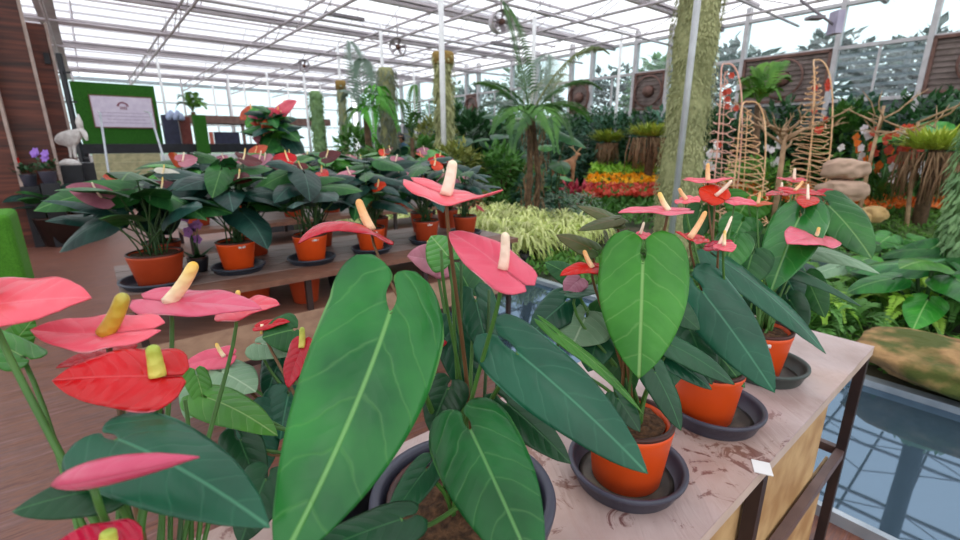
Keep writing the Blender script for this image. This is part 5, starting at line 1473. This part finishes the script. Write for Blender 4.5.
# bare trees and driftwood
def baretree(label, base, top, seed, r0, spread, nb, mat, levels=2, name='bare_tree', roots=False):
    base, top = V(base), V(top); t = thing(name, label, 'tree', base); rg = random.Random(seed); m_ = MB()
    m_.tube([base, base.lerp(top, .5)+V((rg.uniform(-.05, .05), 0, 0)), top], [r0, r0*.8, r0*.6], 8)
    def br(p0, d, l_, r_, lv):
        e = p0+d*l_; mid = p0.lerp(e, .5)+V((rg.uniform(-.12, .12)*l_, rg.uniform(-.1, .1)*l_, rg.uniform(-.1, .15)*l_))
        m_.tube([p0, mid, e], [r_, r_*.75, r_*.35], 6)
        if lv:
            for k in range(2):
                br(mid.lerp(e, rg.uniform(.2, .9)), (d+V((rg.uniform(-.8, .8), rg.uniform(-.6, .6), rg.uniform(-.3, .7)))).normalized(), l_*.55, r_*.6, lv-1)
    for k in range(nb):
        a = 2*PI*k/nb+rg.uniform(-.3, .3)
        br(base.lerp(top, rg.uniform(.8, 1)), V((math.cos(a), math.sin(a)*.6, rg.uniform(-.1, .8))).normalized(), spread*rg.uniform(.7, 1.1), r0*.5, levels)
    m_.build('trunk', mat, t)
    return t
b = ground_of(783, 170, 7.0); b.z = .05
baretree('bare grey-brown tree with tangled twigs between the cane spirals', b, P(786, 128, 7.0), 81, .05, .55, 9, DRIFT)
b = ground_of(866, 190, 6.6); b.z = .05
baretree('leaning pale driftwood branch behind the stacked stones', b, P(884, 106, 6.6), 82, .032, .5, 3, DRIFT, 1)
b = ground_of(918, 190, 6.4); b.z = .05
baretree('spreading pale driftwood tree at the right above the root stump', b, P(918, 122, 6.4), 83, .032, .7, 7, DRIFT, 1)
# orchids
def orchid(label, px, py, t_, n, mat, sx, sy, seed, size=.07):
    c = P(px, py, t_); t = thing('orchid_plant', label, 'orchid', V((c.x, c.y, .05))); rg = random.Random(seed)
    st = MB()
    for k in range(n):
        q = c+V((rg.uniform(-sx, sx), rg.uniform(-.2, .1), rg.uniform(-sy, sy))); m_ = MB()
        for j in range(5):
            a = j*2*PI/5+rg.random(); m_.blade(q, V((math.cos(a), -.3, math.sin(a))), V((0, -1, 0)), size, size*.5)
        m_.build('blossom', mat if not isinstance(mat, tuple) else rg.choice(mat), t)
        st.tube([V((c.x, c.y, .05)), V((c.x, c.y, .05)).lerp(q, .6)+UP*.1, q+V((0, .02, 0))], .006, 4)
    for k in range(26):
        a = rg.uniform(0, 6.28); st.blade(V((c.x, c.y, .05+rg.random()*max(.1, c.z-.5))), V((math.cos(a), math.sin(a), .9)), UP, .4, .04)
    st.build('stems', G_MID, t)
orchid('white orchids between the big moss column and the pinkish cane arch', 700, 158, 7.2, 22, WHF, .28, .22, 91)
orchid('small white orchids beside the bare tree between the cane spirals', 772, 152, 7.8, 8, WHF, .18, .3, 92)
orchid('red, orange and white orchids on the dark bush behind the driftwood', 888, 148, 7.0, 34, (REDF, REDF, WHF, ORF), .45, .28, 93, .085)
orchid('orange orchids in front of the grey-green shrub beside the cane spiral', 858, 150, 7.2, 9, (ORF, ORF, WHF), .22, .3, 94)
orchid('bright white flowers low behind the orange strip at the right', 905, 172, 7.4, 16, WHF, .35, .12, 95, .09)
# ------------------------------------------------------------ stacked stones and boulder
def rock(name, label, c, size, seed, mat, rot_=0):
    import bmesh
    bm = bmesh.new(); bmesh.ops.create_icosphere(bm, subdivisions=4, radius=1)
    for v_ in bm.verts:
        n_ = noise.noise(v_.co*1.3+V((seed, seed*2, 0)))*.26+noise.noise(v_.co*3+V((seed, 0, 5)))*.13
        d = v_.co.normalized()*(1+n_)
        p_ = [abs(x)**.75*(1 if x > 0 else -1) for x in d]
        v_.co = V((p_[0]*size[0], p_[1]*size[1], p_[2]*size[2]))
    me = bpy.data.meshes.new(name); bm.to_mesh(me); bm.free()
    me.polygons.foreach_set('use_smooth', [True]*len(me.polygons)); me.materials.append(mat)
    zmin = min(v_.co.z for v_ in me.vertices)
    o = bpy.data.objects.new(name, me); COL.objects.link(o); o.location = V(c)-UP*zmin; o.rotation_euler = (0, 0, rot_)
    tag(o, label, 'rock')
    return max(v_.co.z for v_ in me.vertices)-zmin
STONE = M('pinkish_stone', C('c4a490'), C('a88c7a'), rough=.8, scale=4, bump=.4)
STONE2 = M('tan_stone', C('c8a878'), C('b0905c'), rough=.85, scale=4, bump=.4)
TS_ = 6.2
sb_ = P(843, 205, TS_); gz = .05
h0 = rock('stone', 'lower stone of the stack behind the big heart leaf', (sb_.x, sb_.y, gz), (.33, .3, max(.08, (sb_.z-gz)/2)), 3, STONE2)
z1_ = gz+h0
h1 = rock('stone', 'flat pale middle stone of the stack at the right', (P(840, 200, TS_).x, P(840, 200, TS_).y, z1_-.015), (.27, .24, .15), 5, STONE)
h2 = rock('stone', 'angular pinkish top stone of the stack at the right', (P(843, 180, TS_).x, P(843, 180, TS_).y, z1_+h1-.04), (.26, .22, .145), 9, STONE, .4)
b = P(870, 222, 6.5)
rock('stone', 'small tan stone lying right of the stacked stones', (b.x, b.y, b.z), (.17, .15, .11), 12, STONE2)
def mossrock():
    m, nt, p = newmat('mossy_boulder')
    tc = nd(nt, 'ShaderNodeTexCoord')
    n1 = nd(nt, 'ShaderNodeTexNoise', Vector=tc.outputs['Object'], Scale=9, Detail=8); n2 = nd(nt, 'ShaderNodeTexNoise', Vector=tc.outputs['Object'], Scale=3.2, Detail=5)
    col = ramp(nt, n1.outputs[0], [(.3, C('6c4c2c')), (.6, C('a88458'))])
    col = mix(nt, nd(nt, 'ShaderNodeMapRange', Value=n2.outputs[0], i1=.48, i2=.60).outputs[0], col, C('4c5420'))
    nt.links.new(col, p.inputs['Base Color']); p.inputs['Roughness'].default_value = .95
    nt.links.new(nd(nt, 'ShaderNodeBump', Height=n1.outputs[0], Strength=1, Distance=.03).outputs[0], p.inputs['Normal'])
    return m
rock('boulder', 'big tan mossy boulder lying on the far edge of the pool', AB(3.70, .0, .062), (.36, .54, .115), 20, mossrock(), ANG)

# ------------------------------------------------------------ near plants between pool and garden
def fern(label, c, n, L, seed, mat, group=None, rise=.22):
    t = thing('fern', label, 'fern', c, group); rg = random.Random(seed)
    for k in range(n):
        a = k*2.4+rg.uniform(-.3, .3); d = V((math.cos(a), math.sin(a), 0)); l_ = L*rg.uniform(.7, 1.2)
        frond(t, V(c)+d*.02, V(c)+d*l_+UP*rg.uniform(.02, .22), rise*rg.uniform(.8, 1.4), L*.30, L*.032, mat, 22, .2, .005)
fp = [(770, 312, 'fern beside the far corner of the foreground table'), (800, 322, 'bright fern clump right behind the table corner'), (835, 322, 'fern clump left of the mossy boulder'), (868, 300, 'feathery fern behind the left end of the boulder'),
      (905, 315, 'fern behind the middle of the boulder'), (945, 320, 'fern behind the right end of the boulder'), (815, 285, 'yellow-green fern under the pale heart leaf'), (910, 290, 'light fern below the large glossy leaves'), (780, 340, 'low fern at the pool edge beyond the table')]
for i, (x, y, lab) in enumerate(fp):
    c = G(x, y+12, .05)
    a_, b_ = ab_of(c)
    if a_ < 3.75: c = AB(3.75, b_, .05)
    fern(lab, c, 15, .36, 700+i, (G_LIGHT, G_LIME, G_MID)[i % 3])
for i, (x, y, L_, h_, lab, mt, nl) in enumerate(((925, 305, .42, .52, 'large glossy-leaved philodendron behind the boulder at the right', (L_MIDG, L_BRIGHT, L_GREEN), 10), (850, 275, .36, .36, 'heart-leaved plant with a pale leaf behind the farthest pot', (L_PALE, L_MIDG), 7), (955, 270, .40, .5, 'bright green heart-leaved plant at the right photo edge', (L_BRIGHT, L_MIDG), 8), (880, 258, .34, .4, 'light green leafy plant below the small tan stone', (L_BRIGHT, L_MIDG), 8), (790, 262, .3, .35, 'dark leafy plant behind the heart leaves of the farthest pot', (L_MID, L_MIDG), 8), (745, 270, .3, .35, 'dark low plant behind the middle orange pot', (L_MID, L_DARK), 7))):
    c = G(x, y+25, .05); a_, b_ = ab_of(c)
    if a_ < 4.0: c = AB(4.0, b_, .05)
    bigleaf('philodendron', lab, 'plant', c, nl, L_, h_, mt, 60+i, rows=12, wr=.36, spread=.42)
scatter('ground_foliage', 'loose low leaves along the far edge of the pool', 'ground cover', [(3.55, -1.5), (4.5, -1.5), (4.5, 3.8), (3.55, 3.8)], 2200, .10, .09, .02, G_LIGHT, 31)
b = ground_of(915, 290, 4.6)+UP*.05
p = Plant('philodendron', 'bright upright heart-leaved plant above the mossy boulder', b, cat='plant', seed=77); p.r = .08
for bp, tp_, w_, mt, hn in (((905, 268, 4.5), (948, 238, 4.4), 20, L_GREEN, (.9, .4)), ((945, 252, 4.6), (968, 232, 4.6), 16, L_BRIGHT, (1, .4)), ((912, 240, 4.9), (938, 250, 4.8), 11, L_BRIGHT, (.7, .8)),
                           ((882, 276, 4.3), (912, 300, 4.2), 14, L_PALE, (.6, .9)), ((880, 274, 4.4), (862, 296, 4.2), 13, L_PALE, (.7, .8)), ((930, 268, 4.4), (965, 285, 4.2), 15, L_MIDG, (.8, .7)), ((890, 236, 5.0), (872, 250, 4.9), 13, L_BRIGHT, (.9, .5))):
    p.leaf(bp, tp_, w_, mt, hint=hn, rows=14, cols=4, bend=.4, pr=.006)
# ------------------------------------------------------------ trees outside the glass wall
OL = fol('outside_leaf', C('3c6c34'), C('6c9c54')); OD = fol('outside_leaf_dark', C('24483c'), C('3c6454'))
for i, (b_, r_, z_, mt) in enumerate(((0.5, 1.3, 3.9, OL), (2.6, 1.3, 3.6, OD), (4.6, 1.4, 4.0, OD), (6.6, 1.4, 3.9, OD), (9, 1.6, 4.2, OL), (12, 1.6, 3.8, OD), (15, 1.8, 4.2, OL), (19, 2, 4, OD), (23, 2, 4.2, OL), (-2, 1.4, 3.4, OD))):
    bush('tree_outside', 'hazy leafy tree seen through the glass wall', 'tree', AB(15.2+(i % 3)*.8, b_, -.1), r_, z_/2+.25, 2200, .34, .10, mt, 900+i, 'trees outside the glass wall')
SLAT = M('outside_slats', C('68747c'), C('7c888e'), rough=.6)
o = thing('outside_slat_fence', 'pale horizontal slat fence outside the right window', 'fence', AB(14.2, 2.5, -.1))
for k in range(8): MB().box((14.2, -1, 2.2+k*.17), (14.24, 6, 2.28+k*.17), True).build('slat', SLAT, o, False)
for b_ in (-1, 2.5, 6): MB().box((14.25, b_-.05, -.1), (14.32, b_+.05, 3.6), True).build('post', SLAT, o, False)
